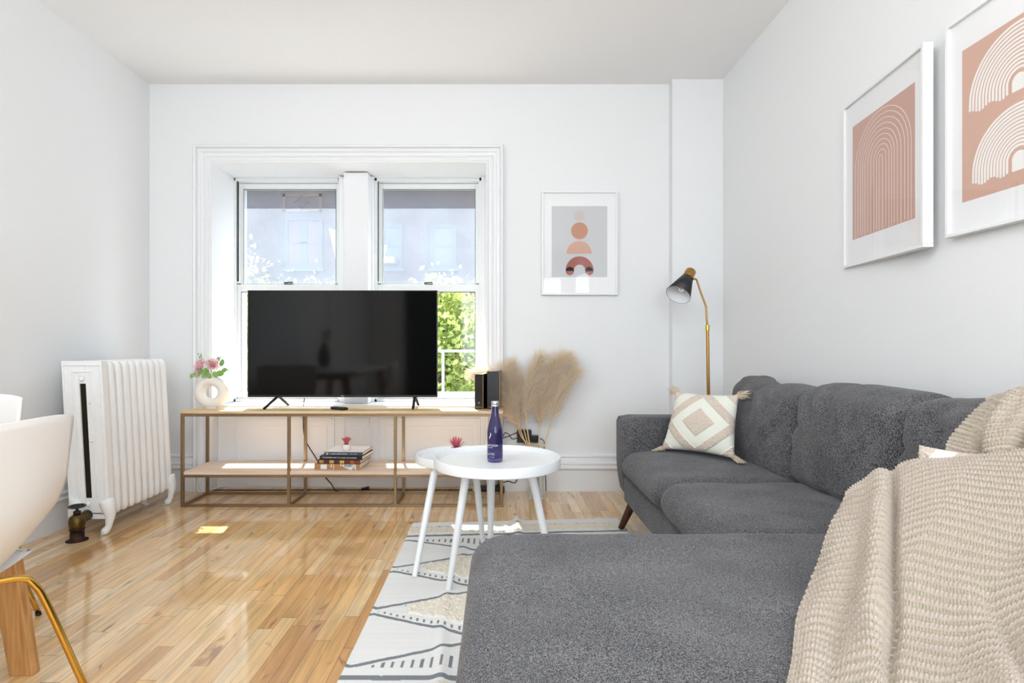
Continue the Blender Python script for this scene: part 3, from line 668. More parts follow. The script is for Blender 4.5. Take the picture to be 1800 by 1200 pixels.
for px, py in ((355, 646), (374, 645), (350, 656), (391, 640), (388, 655), (352, 624), (368, 636), (396, 651), (385, 630), (338, 660)):
    e = W(px, py, 3.66); b.tube([base, (base+e)/2+Vector((0, 0, .012)), e], .0016, 5)
b.build('stem', m_stemg, bq, smooth=True)

# ------------------------------------------------------------------ books
m_spine = [plain('tan_book_cloth', rgb(176, 128, 84), .7), plain('cookbook_cover', rgb(120, 62, 34), .5, noise=.9, nscale=60), plain('black_book', rgb(32, 30, 30), .5), plain('slate_book', rgb(66, 76, 86), .5)]
m_cover = [m_paper, m_paper, m_paper, plain('white_cover_art', rgb(240, 238, 238), .4, noise=.06, nscale=40)]
bl = ['thick tan book with white drips on its spine, bottom of the stack', 'book with brown food photograph spine, second from the bottom of the stack', 'black-spined paperback with white lettering, third from the bottom of the stack', 'slate-spined book titled a well-crafted home, top of the stack']
sp = [(552.5, 633, .221, .2575), (558, 634.5, .2585, .2835), (562, 638.5, .2845, .3075), (570, 638.5, .3085, .3300)]
for i, (p0, p1, z0, z1) in enumerate(sp):
    Yf = 3.585+.004*i; xa, xb = (p0-874)/1000*Yf, (p1-874)/1000*Yf; w = xb-xa; dp = .225+.012*(i == 1)
    bk = empty('book', (xa, Yf, z0), (0, 0, math.radians(-(2, 4, 5, 3)[i])), label=bl[i], cat='book', group='books stacked on the console shelf')
    h = z1-z0; ct = .0025
    MB().box(0, w, 0, dp, 0, ct).box(0, w, 0, dp, h-ct, h).box(0, w, 0, .003, ct, h-ct).build('cover', m_spine[i], bk, local=True, bevel=.0008); cv = COL.objects[-1]
    MB().box(.003, w-.003, .003, dp-.003, ct, h-ct).build('pages', m_paper, bk, local=True)
    if i == 3: MB().box(.002, w-.002, .004, dp-.002, h, h+.0006).build('cover_art', m_cover[3], bk, local=True)
    R = lambda x: Matrix.Translation((x, -.0006, h/2)) @ Matrix.Rotation(PI/2, 4, 'X')
    if i == 3:
        textmesh('a well-crafted home', .014, m_print, 'title', cv, R(.036)); textmesh('janet crowther', .0075, m_print, 'author', cv, R(.165))
        MB().box(.012, .026, -.0008, .001, .004, h-.004).build('spine_picture', plain('spine_photo', rgb(196, 186, 168), .6, noise=.5, nscale=200), cv, local=True)
    if i == 2: textmesh('THE PROPER WAY TO COOK FOR STORIES', .0115, m_print, 'title', cv, R(.016))
    if i == 0:
        b = MB().box(.040, .080, -.0008, .001, .004, h-.003)
        for k, (xx, ln, ww) in enumerate(((.105, .022, .006), (.121, .033, .004), (.165, .012, .006), (.178, .016, .005), (.190, .024, .012), (.203, .030, .010), (.216, .035, .012), (.229, .036, .012), (.243, .027, .008), (.256, .036, .008))):
            b.box(xx, xx+ww, -.0008, .001, h-ln, h-.001)
        b.box(.185, .26, -.0008, .001, h-.018, h-.001)
        b.build('spine_drips', plain('white_spine_print', rgb(228, 230, 226), .6), cv, local=True)
    if i == 1:
        b = MB()
        for k, c in enumerate(((200, 150, 90), (90, 30, 24), (220, 180, 110), (60, 60, 30), (230, 190, 110), (120, 50, 30), (190, 96, 48), (150, 60, 36))):
            b.box(.012+.033*k, .012+.033*k+.028, -.0006, .001, .003, h-.003, plain('food_patch_%d' % k, rgb(*c), .6, noise=.5, nscale=150))
        b.build('spine_picture', None, cv, local=True)
# small coral succulents in white pots
def succulent(name, loc, label, kindf, group=None):
    s = empty('potted_succulent', loc, label=label, cat='potted plant', group='pink succulents in small white pots')
    MB().lathe([(.019, 0), (.0235, .004), (.027, .018), (.0275, .034), (.025, .042), (.0225, .042), (.0225, .036), (0, .036)], 24).build('pot', m_cer, s, smooth='auto', local=True)
    MB().lathe([(.0225, .0355), (.012, .0405), (0, .042)], 16).build('soil', m_soil, s.children[0] if s.children else s, smooth=True, local=True)
    b = MB()
    if kindf == 0:
        for k in range(15):
            a = 2.4*k; r = .018*math.sqrt((k+.5)/15); hh = .030+.016*random.random()-.4*r; p = Vector((r*1.5*math.cos(a), r*1.5*math.sin(a), .04+hh))
            b.tube([(r*.4*math.cos(a), r*.4*math.sin(a), .038), (r*.8*math.cos(a), r*.8*math.sin(a), .04+hh*.5), p], [.0028, .0024, .004], 6)
            b.lathe([(0, .005), (.006, .003), (.007, 0), (.003, -.003)], 8, Matrix.Translation(p))
    else:
        for k in range(22):
            a = 2.4*k; e = .15+1.1*((k*7) % 22)/22; d = Vector((math.cos(a)*math.cos(e), math.sin(a)*math.cos(e), math.sin(e)))
            petal(b, Vector((0, 0, .040)), d, Vector((0, 0, 1)) if e < 1.2 else Vector((1, 0, 0)), .0055, .054, .25)
    b.build('succulent', m_coral, s, smooth=True, local=True)
succulent('a', (((609-874)/1000*3.64), 3.64, .3305), 'tiny pot of coral mushroom-like succulent on top of the book stack', 0)

# black standing books at the right end of the console
for i, (p0, p1, ptop, rz, lb) in enumerate(((834.5, 850, 657, -14, 'thinner black hardback book standing on the console, nearer the television'), (856, 879, 652, -3, 'thicker black hardback book standing at the right end of the console'))):
    Yf = 3.63; xa, xb = (p0-874)/1000*Yf, (p1-874)/1000*Yf; hh = H-(ptop-609)/1000*Yf-.597; w = xb-xa
    bk = empty('standing_book', (xa, Yf, .597), (0, 0, math.radians(rz)), label=lb, cat='book', group='black books standing on the console')
    MB().box(0, w, 0, .006, 0, hh).box(0, .004, .006, .17, 0, hh).box(w-.004, w, .006, .17, 0, hh).build('cover', m_black_leather, bk, local=True, bevel=.002)
    MB().box(.004, w-.004, .006, .166, .004, hh-.004).build('pages', m_giltpage if i else m_paper, bk, local=True)
    b = MB().box(w-.0035, w+.0008, -.001, .0, .002, hh-.002).box(.006, w-.008, -.0008, 0, .012, .0145)
    b.build('gilt_edging', m_gold if False else m_giltpage, bk, local=True)
    if i == 0: textmesh('P', .016, m_print, 'emblem', bk, Matrix.Translation((w*.5, -.001, .04)) @ Matrix.Rotation(PI/2, 4, 'X'), 'CENTER')

# ------------------------------------------------------------------ nesting tray tables
def tray_table(cx, cy, zt, r, t, legs, label):
    tb = empty('side_table', (cx, cy, 0), label=label, cat='table', group='round white nesting tray tables')
    M = Matrix.Translation((cx, cy, 0))
    MB().lathe([(0, zt-t), (r-.003, zt-t), (r, zt-t+.003), (r, zt-.003), (r-.002, zt), (r-.007, zt), (r-.009, zt-.003), (r-.009, zt-.024), (0, zt-.024)], 96, M).build('tray', m_white, tb, smooth='auto')
    for a, c in legs:
        a, c = Vector(a), Vector(c)
        MB().tube([a, a+(c-a)*.5, c], [.0175, .0155, .0118], 20).build('leg', m_white, tb, smooth='auto')
    return tb
TZ = .527
def Lg(px, py, Yt, z, foot): # top point on a given line of sight row at height z
    return (((px-874)/1000*Yt), Yt, z)
tray_table(0, 2.45, TZ, .272, .0424, [((-.126, 2.365, .486), (-.198, 2.30, .006)), ((.140, 2.40, .486), (.243, 2.36, .006)), ((-.024, 2.59, .486), (-.034, 2.67, .006))], 'larger round white tray table holding the blue bottle')
tray_table(-.190, 2.745, .4838, .203, .041, [((-.285, 2.63, .4435), (-.356, 2.447, .006)), ((-.113, 2.80, .4435), (-.066, 2.79, .006)), ((-.035, 2.74, .4435), (-.030, 2.76, .006))], 'smaller round white tray table tucked behind the larger one')
succulent('b', ((802-874)/1000*2.80, 2.80, .460), 'pink spiky succulent on the smaller white tray table', 1)

# bottle
bo = empty('glass_bottle', (-.0095, 2.445, TZ-.024), label='cobalt blue glass water bottle with silver cap on the round table', cat='bottle')
hb, rb = .2585, .0338
MB().lathe([(0, .006), (.018, .004), (.026, 0), (rb*.93, .002), (rb, .012), (rb, .48*hb), (rb*.985, .51*hb), (rb*.92, .56*hb), (rb*.80, .63*hb), (rb*.66, .70*hb), (rb*.53, .76*hb), (rb*.46, .84*hb), (rb*.43, .925*hb), (rb*.36, .926*hb),
            (rb*.36, .84*hb), (rb*.45, .76*hb), (rb*.58, .70*hb), (rb*.72, .63*hb), (rb*.86, .56*hb), (rb*.91, .48*hb), (rb*.91, .018), (0, .014)], 48).build('body', m_bottle, bo, smooth='auto', local=True)
MB().lathe([(rb*.455, .915*hb), (rb*.49, .917*hb), (rb*.49, .935*hb), (rb*.47, .94*hb), (rb*.49, .945*hb), (rb*.49, .993*hb), (rb*.45, hb), (0, hb)], 32).build('cap', m_silver, bo, smooth='auto', local=True)
def wrapf(s0, z0):
    def f(co):
        a = -PI/2+(co.x+s0)/rb; r = rb+.0004; return Vector((r*math.cos(a), r*math.sin(a), z0+co.y))
    return f
textmesh('SARATOGA', .0125, m_print, 'bottle_lettering', bo, None, 'RIGHT', wrapf(.013, .073), 0)
textmesh('SPRING\u0020WATER', .006, m_print, 'bottle_lettering', bo, None, 'RIGHT', wrapf(-.010, .064), 0)
textmesh('NATURAL\nMINERAL WATER', .0055, m_print, 'bottle_lettering', bo, None, 'RIGHT', wrapf(-.002, .037), 0)
textmesh('12 FL OZ', .0055, m_print, 'bottle_lettering', bo, None, 'RIGHT', wrapf(-.003, .024), 0)
# drop emblem on the glass
b = MB(); P = []
for k in range(13):
    t = k/12; P.append((-.022+.003*math.sin(t*5.5), .100+.028*(1-t), .0022*math.sin(PI*t)**.6+.0003))
for s_ in (-1, 1):
    b.add([wrapf(0, 0)(Vector((x+(s_*w if s_ > 0 else 0)-(w if s_ < 0 else 0), z, 0))) for x, z, w in P for _ in (0,)]+[wrapf(0, 0)(Vector((x, z, 0))) for x, z, w in P], [(k, k+1, k+14, k+13) for k in range(12)])
b.build('bottle_emblem', m_print, bo, local=True)

# ------------------------------------------------------------------ pampas grass
gv = empty('glass_vase', (.258, 3.735, 0), label='clear cylindrical glass floor vase holding pampas grass beside the console', cat='vase')
MB().lathe([(0, 0), (.048, 0), (.05, .003), (.05, .33), (.0465, .33), (.0465, .018), (0, .018)], 40).build('glass', m_vglass, gv, smooth='auto', local=True)
def leafy(name):
    m, nt, p, out = nodes(name); L = nt.links
    p.inputs['Roughness'].default_value = .85; p.inputs['Specular IOR Level'].default_value = .15
    a = N(nt, 'ShaderNodeAttribute', attribute_name='col'); L.new(a.outputs['Color'], p.inputs['Base Color'])
    t = N(nt, 'ShaderNodeBsdfTranslucent'); L.new(a.outputs['Color'], t.inputs[0]); mx = N(nt, 'ShaderNodeMixShader'); mx.inputs[0].default_value = .4
    L.new(p.outputs[0], mx.inputs[1]); L.new(t.outputs[0], mx.inputs[2]); L.new(mx.outputs[0], out.inputs[0]); return m
m_plume = leafy('pampas_fluff')
def plume(axis, width, n, ln, name, parent, seed, droop=.25):
    r = np.random.default_rng(seed); A = catmull(np.array([tuple(p) for p in axis]), 60); tg = np.gradient(A, axis=0); tg /= np.linalg.norm(tg, axis=1)[:, None]
    t = r.uniform(0, 1, n)**.9; i = (t*57).astype(int); env = np.sin(PI*np.clip(.10+.84*t, 0, 1))**.65
    u = r.normal(size=(n, 3)); u -= tg[i]*np.sum(u*tg[i], 1)[:, None]; u /= np.linalg.norm(u, axis=1)[:, None]
    p0 = A[i]+u*(r.uniform(0, 1, n)*.35*width*env)[:, None]; L_ = ln*r.uniform(.6, 1.25, n)*(.75+.4*env); segs = 5
    bend = tg[min(59, 55)]; cur = p0.copy(); d = tg[i]*1.0+u*(.50*r.uniform(.2, 1.2, n))[:, None]*(width/.05)**.5; d /= np.linalg.norm(d, axis=1)[:, None]
    pts = [cur.copy()]
    for k in range(segs):
        dd = d+u*(.08*k)+np.array([.25, 0, -droop])*(k/segs)**1.5+r.normal(size=(n, 3))*.19; dd /= np.linalg.norm(dd, axis=1)[:, None]
        cur = cur+dd*(L_/segs)[:, None]; pts.append(cur.copy())
    pts = np.stack(pts, 1); side = np.cross(d, r.normal(size=(n, 3))); side /= np.linalg.norm(side, axis=1)[:, None]
    w = .00095*np.array([1, 1.2, 1.2, 1, .7, .15])[None, :, None]; a = pts-side[:, None]*w; c = pts+side[:, None]*w
    V = np.stack([a, c], 2).reshape(-1, 3)
    F = []
    base = (np.arange(n)*(segs+1)*2)[:, None]
    for k in range(segs): q = base+np.array([[2*k, 2*k+1, 2*k+3, 2*k+2]]); F.append(q)
    F = np.concatenate(F)
    shade = r.uniform(.0, 1, n); c0 = np.array(rgb(240, 222, 198)); c1 = np.array(rgb(252, 242, 226)); cc = c0+(c1-c0)*shade[:, None]
    cc = np.repeat(cc, (segs+1)*2, axis=0)
    return npmesh(name, V-np.array(parent.location), F, m_plume, parent, cc, smooth=False)
PL = [
    ([(911, 746), (901, 722), (893, 692), (888, 645)], 3.80, .075, 3000, .15, (926, 783), 'pampas stalk leftmost in the floor vase, fluffy head behind the blue bottle'),
    ([(918, 741), (913, 706), (905, 672), (898, 638)], 3.84, .06, 2600, .13, (929, 783), 'pampas stalk second from the left in the floor vase'),
    ([(925, 733), (929, 700), (937, 660), (950, 628)], 3.78, .055, 2800, .14, (932, 783), 'pampas stalk in the middle of the floor vase with upright head'),
    ([(949, 745), (953, 705), (965, 672), (979, 643), (997, 631)], 3.81, .075, 4200, .16, (947, 783), 'fullest pampas stalk, arching to the right over the floor vase'),
    ([(968, 738), (978, 708), (993, 676), (1013, 650)], 3.77, .05, 2400, .13, (957, 783), 'pampas stalk rightmost in the floor vase, leaning right'),
    ([(893, 712), (876, 676), (858, 658), (832, 656)], 3.85, .04, 1900, .13, (905, 745), 'pampas plume drooping left behind the black standing books'),
]
for k, (ax, Y, wd_, n, ln, st, lb) in enumerate(PL):
    foot = Vector((.258+.02*math.cos(k*1.3), 3.735+.02*math.sin(k*1.3), .02))
    p = empty('pampas_stalk', foot, label=lb, cat='dried grass', group='pampas grass in the glass floor vase')
    A = [W(px, py, Y+(.0)) for px, py in ax]
    mid = W(st[0], st[1], Y-.03)
    lip = Vector((.258+(-.03+.012*k), 3.735, .325)) if k < 5 else Vector((.225, 3.745, .325))
    pts = [foot, lip, mid, A[0], A[1]] if k < 5 else [foot, lip, W(918, 770, 3.83), W(905, 738, 3.85), A[0], A[1]]
    MB().tube(spline(pts, 20), [.0042]*13+[.0034]*7, 8).build('stem', m_straw, p, smooth=True)
    plume(A, wd_, int(n*.8), ln*.72, 'plume', p, 20+k, .62)

# ------------------------------------------------------------------ wall adapters and cables
ol = empty('wall_outlet', (.24, 3.937, .36), label='white wall outlet plate behind the pampas grass', cat='outlet')
MB().box(.16, .30, 3.930, 3.937, .30, .47).build('plate', m_whitein, ol, bevel=.003)
for i, (a, c, zt, zb, lb) in enumerate(((909, 934, 755, 777, 'larger black power adapter plugged into the wall behind the pampas'), (935, 948, 765, 777, 'smaller black power adapter beside the larger one, right of it'))):
    p = W(a, zt, 3.9); q = W(c, zb, 3.9)
    t = tagit(MB().box(p.x, q.x, 3.875, 3.93, q.z, p.z).build('power_adapter', m_blk, None, bevel=.004), label=lb, cat='power adapter', group='power adapters at the wall outlet')
def cable(pts, r, mat, label, cat='cable', group='cables around the console'):
    return tagit(MB().tube(spline(pts, 60), r, 8).build('power_cable', mat, None, smooth=True), label=label, cat=cat, group=group)
cable([W(909, 760, 3.885), W(895, 766, 3.88), W(880, 775, 3.88), (-.03, 3.88, .20), (-.08, 3.9, .02)], .0032, m_cable_b, 'upper black cable running left from the larger power adapter')
cable([W(909, 770, 3.885), W(900, 771, 3.87), W(893, 762, 3.87), W(884, 768, 3.87), (.01, 3.875, .12), (0, 3.89, .015)], .0028, m_cable_b, 'black cable looping left from the side of the larger power adapter')
cable([W(948, 770, 3.885), W(956, 775, 3.88), W(957, 790, 3.88), (.33, 3.89, .14), (.335, 3.9, .008)], .0028, m_cable_b, 'black cable dropping right of the smaller power adapter')
cable([(-.06, 3.87, .03), W(890, 846, 3.84), W(902, 848, 3.8), W(909, 842, 3.86), W(925, 790, 3.9), W(922, 778, 3.905)], .0035, m_cable_b, 'black cable sagging along the baseboard right of the console')
cable([W(535, 700, 3.78), W(533, 725, 3.9), W(536, 770, 3.95), W(556, 806, 3.99), W(570, 835, 3.97), W(582, 850, 3.93), (-1.10, 3.9, .006), (-1.0, 3.86, .006)], .0035, m_cable_b, 'black television cable hanging behind the console')
pc = empty('loose_plug', W(640, 857, 3.9), label='black plug and cord lying on the floor under the console', cat='plug')
pc.location.z = 0
MB().tube(spline([(-.96, 3.84, .006), (-.94, 3.87, .006), (-.925, 3.89, .008), W(637, 856, 3.89)], 20), .003, 8).build('cord', m_cable_b, pc, smooth=True)
q = W(641, 856, 3.89); MB().tube([(q.x-.02, q.y, .022), (q.x+.008, q.y, .026), (q.x+.03, q.y, .028)], [.006, .012, .014], 12).build('plug', m_blk, pc, smooth='auto')
cable([W(334, 801, 3.905), W(344, 806, 3.90), W(346, 840, 3.90), (-2.03, 3.87, .01), (-1.95, 3.91, .02), (-1.84, 3.95, .03), (-1.55, 3.985, .018), (-1.1, 3.985, .012), (-.6, 3.98, .01), (-.25, 3.985, .02), (-.1, 3.93, .06)], .0045, m_cable_w, 'cream cable running along the floor beneath the window panelling')
ps = empty('power_strip', (-.06, 3.88, 0), label='black power strip on the floor behind the right end of the console', cat='power strip')
MB().box(-.13, .05, 3.86, 3.91, .0, .045).build('housing', m_blk, ps, bevel=.005)
MB().box(-.17, -.135, 3.87, 3.90, .004, .04).build('plug', m_whitein, ps, bevel=.003)

# ------------------------------------------------------------------ floor lamp
LY = 3.50
fl = empty('floor_lamp', ((1248-874)/1000*LY, LY, 0), label='brass floor lamp with black cone shade behind the sofa arm', cat='lamp')
bx = (1248-874)/1000*LY
MB().lathe([(.125, 0), (.13, .003), (.13, .018), (.125, .022), (.014, .026), (.012, .05), (0, .05)], 40, Matrix.Translation((bx, LY, 0))).build('base', m_blkm, fl, smooth='auto')
pj = W(1243.5, 575, LY)
MB().tube([(bx, LY, .022), pj], [.0105, .0095], 16).build('pole', m_brass, fl, smooth='auto')
MB().tube([pj+Vector((0, 0, -.018)), pj+Vector((0, 0, .014))], .013, 16).build('joint', m_gold, fl, smooth='auto')
nrm = Vector((-.52, -.42, -.75)).normalized()
oc = W(1192, 518, LY-.03)
Q = nrm.to_track_quat('Z', 'Y').to_matrix().to_4x4(); Msh = Matrix.Translation(oc) @ Q      # local z = out of the opening
neck = oc-nrm*.152
MB().tube(spline([pj, W(1242, 557, LY), W(1241.5, 542, LY)], 6)+spline([W(1240.5, 537, LY), W(1232, 514, LY), W(1225.5, 494, LY)], 8)+spline([W(1224, 491, LY), W(1220.5, 490, LY-.01), neck+nrm*.02+Vector((.03, 0, -.0))], 6), .0058, 12).build('arm', m_brass, fl, smooth=True)
MB().lathe_open([(.031, -.152), (.036, -.148), (.0765, 0), (.0745, 0)], 48, Msh).build('shade', m_blkm, fl, smooth=True)
sh_ = bpy.data.objects['shade']
MB().lathe_open([(.0745, -.0005), (.034, -.146), (.0, -.147)], 48, Msh).build('shade_lining', m_whitein, sh_, smooth=True, label='white inside of the black shade')
MB().lathe([(.0315, -.152), (.033, -.155), (.033, -.205), (.030, -.210), (0, -.210)], 40, Msh).build('shade_cap', m_brass, sh_, smooth='auto')
MB().lathe([(.0, -.035), (.014, -.04), (.022, -.055), (.022, -.075), (.013, -.1), (.012, -.12), (0, -.12)], 24, Msh).build('bulb', m_bulb, sh_, smooth=True)
MB().lathe([(.0, -.1), (.0135, -.102), (.0135, -.14), (0, -.14)], 20, Msh).build('socket', m_gold, sh_, smooth='auto')

# ------------------------------------------------------------------ sofa
so = empty('sectional_sofa', (1.1, 2.1, 0), label='charcoal grey sectional sofa with chaise along the right wall', cat='sofa')
OFF = np.array(so.location)
def slab(cx, cy, hx, hy, R, z0, z1, r, puff=.0, n=28, seed=0, amp=.004, taper=0):
    def outline(d, m=96):
        rx, ry = hx-d, hy-d; rr = max(min(R-d, rx, ry), .004); pts = []
        per = []
        seg = m//4
        for c, (sx, sy) in enumerate(((1, 1), (-1, 1), (-1, -1), (1, -1))):
            for k in range(seg):
                a = c*PI/2+PI/2*k/(seg-1); pts.append((sx*(rx-rr)+rr*math.cos(a), sy*(ry-rr)+rr*math.sin(a)))
        return np.array(pts)
    # resample so long edges get points too
    def res(P, m=200):
        Q = np.vstack([P, P[:1]]); s = np.r_[0, np.cumsum(np.linalg.norm(np.diff(Q, axis=0), axis=1))]; t = np.linspace(0, s[-1], m, endpoint=False)
        return np.stack([np.interp(t, s, Q[:, 0]), np.interp(t, s, Q[:, 1])], 1)
    rings = []
    m = 200
    for k in range(9):
        a = -PI/2+PI/2*k/8; o_ = r*(1-math.cos(a)); rings.append((res(outline(o_)), z0+r+r*math.sin(a)))
    for k in range(1, 4): rings.append((res(outline(0)), z0+r+(z1-z0-2*r)*k/4))
    for k in range(9):
        a = PI/2*k/8; o_ = r*(1-math.cos(a)); rings.append((res(outline(o_)), z1-r+r*math.sin(a)))
    V = [np.c_[P, np.full(m, z)] for P, z in rings]
    last = rings[-1][0]
    for k in range(1, n+1):
        s = 1-k/n; P = last*max(s, .0005); V.append(np.c_[P, np.full(m, z1)])
    K = len(V); V = np.concatenate(V)
    fx, fy = V[:, 0]/hx, V[:, 1]/hy; top = np.clip((V[:, 2]-(z0+z1)/2)/((z1-z0)/2), -1, 1)
    V[:, 2] += np.where(top > 0, top, 0)*puff*(1-np.clip(np.abs(fx), 0, 1)**2.5)*(1-np.clip(np.abs(fy), 0, 1)**2.5)
    side = (1-np.abs(top))*.012*(puff > 0); V[:, 0] += side*np.sign(fx)*np.abs(fx)**4; V[:, 1] += side*np.sign(fy)*np.abs(fy)**4*.5
    V += np.array([cx, cy, 0]); nz_ = vnoise(V, 7, seed)*amp+vnoise(V, 17, seed+1)*amp*.35; V[:, 2] += nz_
    F = gridF(K, m); q = np.arange(K-1)*m
    wrap = np.stack([q+m-1, q, q+m, q+2*m-1], 1); F = np.concatenate([F, wrap])
    return V, F
def soft(name, VF, parent=so, off=OFF): return npmesh(name, VF[0]-off, VF[1], m_sofa, parent)
soft('base', join([slab(1.10, 2.20, .41, .92, .03, .15, .292, .02, amp=.001), slab(.62, 1.255, .655, .42, .08, .15, .292, .02, amp=.001)]))
soft('seat_cushion', slab(1.03, 2.745, .355, .365, .09, .285, .430, .062, .018, seed=1, amp=.005))
soft('seat_cushion', slab(1.03, 2.035, .355, .350, .09, .285, .432, .062, .020, seed=2, amp=.005))
soft('chaise_cushion', slab(.66, 1.255, .725, .44, .11, .285, .453, .055, .006, seed=3, amp=.003))
# arms (rounded panels)
def arm_shape(P, Nn, V):
    Q = P.copy(); low = np.clip((-Q[:, 2]/.22), 0, 1); Q[:, 0] += np.where(V[:, 0] < 0, .030*low**2, 0); Q[:, 2] += vnoise(P, 5, 3)*.002
    return Q
V, F = rbox(.425, .085, .225, (.035, .03, .035), 16, arm_shape, (1.105, 3.19, .385)); soft('arm', (V, F))
V, F = rbox(.32, .075, .225, (.035, .03, .035), 16, arm_shape, (1.21, .735, .385)); soft('arm', (V, F))
V, F = rbox(.05, 1.21, .26, .035, 16, None, (1.472, 1.95, .41)); soft('back_frame', (V, F))
def backcush(y0, y1, seed, peak=0, z1=.845):
    hy, hz, hx = (y1-y0)/2+.006, .215, .115
    def f(P, Nn, V):
        Q = P.copy(); u, w = V[:, 1], V[:, 2]
        puff = (1-np.abs(u)**2.2)*(1-np.abs(w)**2.6)
        Q[:, 0] += np.where(V[:, 0] < 0, -.055*puff, .03*puff)*np.clip(np.abs(V[:, 0]), 0, 1)
        up = np.clip(w, 0, 1); Q[:, 2] += up**2*(.012*(1-u**2)+peak*np.clip(u, 0, 1)**3-.022*np.exp(-((u-.35)/.3)**2)*(peak > 0))
        Q[:, 1] += np.sign(u)*np.abs(u)*.012*(1-w**2)
        # creases fanning from the top corners + general wrinkles
        R = 0
        for k, (uc, wc, sl, wd2, am) in enumerate(((.55, .55, 1.1, .10, .012), (.15, .62, .9, .09, .010), (-.35, .5, 1.2, .10, .010), (-.7, .3, -.8, .12, .008), (.8, .1, 1.6, .12, .009), (0.0, -.75, .2, .12, .006))):
            dist = (u-uc)-sl*(w-wc)*.5; along = np.exp(-(((w-wc)+(u-uc)*.4)/.42)**2); R = R-am*along*np.exp(-(dist/wd2)**2)+am*.6*along*np.exp(-((dist-.16)/(wd2*1.2))**2)
        R = R*1.5+vnoise(P+seed, 9, seed)*.005+vnoise(P+seed, 22, seed+5)*.0015
        Q[:, 0] -= np.where(V[:, 0] < .5, R*1.2, 0); Q[:, 2] += np.where(w > .6, R, 0)
        Q[:, 0] += (Q[:, 2]/hz)*.03       # lean back
        return Q
    V, F = rbox(hx, hy, hz, (.1, .055, .07), 40, f, (1.375, (y0+y1)/2, z1-hz-.006)); soft('back_cushion', (V, F))
backcush(2.42, 3.10, 1, .05, .815); backcush(1.80, 2.42, 2, .0, .845); backcush(1.02, 1.80, 3, .0, .845)
for p0, p1 in (((.725, 3.05, .155), (.674, 3.10, .007)), ((1.42, 3.10, .155), (1.45, 3.16, 0)), ((.06, 1.60, .155), (.02, 1.64, .007)), ((.06, .92, .155), (.02, .88, 0)), ((1.42, .84, .155), (1.45, .80, 0))):
    MB().tube([p0, p1], [.024, .0155], 20).build('leg', m_walnut, so, smooth='auto')

# ------------------------------------------------------------------ tufted throw pillows
m_pil = vcol('pillow_cotton', .9, .25, 500, .2, noise=.06)
m_tas = plain('tassel_yarn', rgb(226, 208, 184), .9, noise=.15, nscale=200)
CRM, TUF = np.array(rgb(238, 238, 226)), np.array(rgb(224, 209, 194))
def pillow(BL, BR, TL, TR, th, label, out, seed):
    c = [Vector(p) for p in (BL, BR, TL, TR)]; ctr = sum(c, Vector())/4
    root = empty('throw_pillow', (ctr.x, ctr.y, min(c[0].z, c[1].z)), label=label, cat='pillow', group='cream tufted throw pillows'); off = np.array(root.location)
    n = 150; u, v = np.meshgrid(np.linspace(-1, 1, n), np.linspace(-1, 1, n), indexing='ij'); u, v = u.ravel(), v.ravel()
    A = [np.array(p) for p in c]; a, b = (u+1)/2, (v+1)/2
    # pinch sides inwards between corners
    k = .07; up = u*(1-k*(1-v**2)*np.abs(u)); vp = v*(1-k*(1-u**2)*np.abs(v)); a, b = (up+1)/2, (vp+1)/2
    P = ((1-a)*(1-b))[:, None]*A[0]+(a*(1-b))[:, None]*A[1]+((1-a)*b)[:, None]*A[2]+(a*b)[:, None]*A[3]
    nr = Vector(out).normalized(); nr = np.array(nr)
    bulge = th*((1-u**2)*(1-v**2))**.42
    d1 = np.abs(u*.98)+np.abs(v)         # diamond metric
    band = lambda lo, hi: (np.clip((d1-lo)/.03, 0, 1)*np.clip((hi-d1)/.03, 0, 1))
    tuft = np.clip(np.clip((.48-d1)/.03, 0, 1)+band(.86, 1.22)+np.clip((d1-1.60)/.03, 0, 1), 0, 1)
    Vf = P+nr*(bulge)[:, None]; Vb = P-nr*(bulge)[:, None]
    fl_ = vnoise(Vf, 170, seed)*.5+vnoise(Vf, 330, seed+2)*.5
    wr = vnoise(Vf, 13, seed+4)*.006*(1-np.clip(bulge/th, 0, 1)**2*.6)
    Vf = Vf+nr*(tuft*(.006+.0045*fl_)+wr)[:, None]+rng.normal(size=P.shape)*(.0008*tuft)[:, None]
    cols = CRM+(TUF-CRM)*tuft[:, None]; cols = cols*(1-.10*tuft*np.clip(-fl_, 0, 1))[:, None]
    Fg = gridF(n, n); V = np.concatenate([Vf, Vb]); F = np.concatenate([Fg, Fg[:, ::-1]+n*n]); cc = np.concatenate([cols, np.tile(CRM, (n*n, 1))])
    # weld rim: same boundary positions already coincide
    npmesh('cover', V-off, F, m_pil, root, cc)
    for q, cn in enumerate(c):
        if th < .06 and q > 1: continue
        d = (cn-ctr).normalized(); b_ = MB(); r_ = random.Random(seed*10+q)
        for k_ in range(48):
            s = cn-d*.012+Vector([r_.uniform(-.011, .011) for _ in range(3)]); e = s+d*.055*r_.uniform(.7, 1.15)+Vector([r_.uniform(-.016, .016), r_.uniform(-.012, .012), -.020+r_.uniform(-.016, .012)])
            if q < 2: e.z = max(e.z, cn.z-.012)
            b_.tube([s, (s+e)/2+Vector((r_.uniform(-.004, .004), 0, .004)), e], [.0022, .0024, .0014], 5)
        b_.build('tassel', m_tas, root, smooth=True)
    return root
pillow(W(1163, 789, 3.0), W(1292, 806, 2.70), W(1189, 687, 3.05), W(1300, 694, 2.84), 0.076, 'cream throw pillow with tufted beige diamonds leaning by the far sofa arm', (-.55, -.80, .18), 3)
pillow((1.03, 1.46, .452), (1.22, 1.22, .452), (1.105, 1.49, .738), (1.255, 1.34, .745), .05, 'cream throw pillow peeking out from under the knitted blanket', (-.60, -.78, .2), 9)

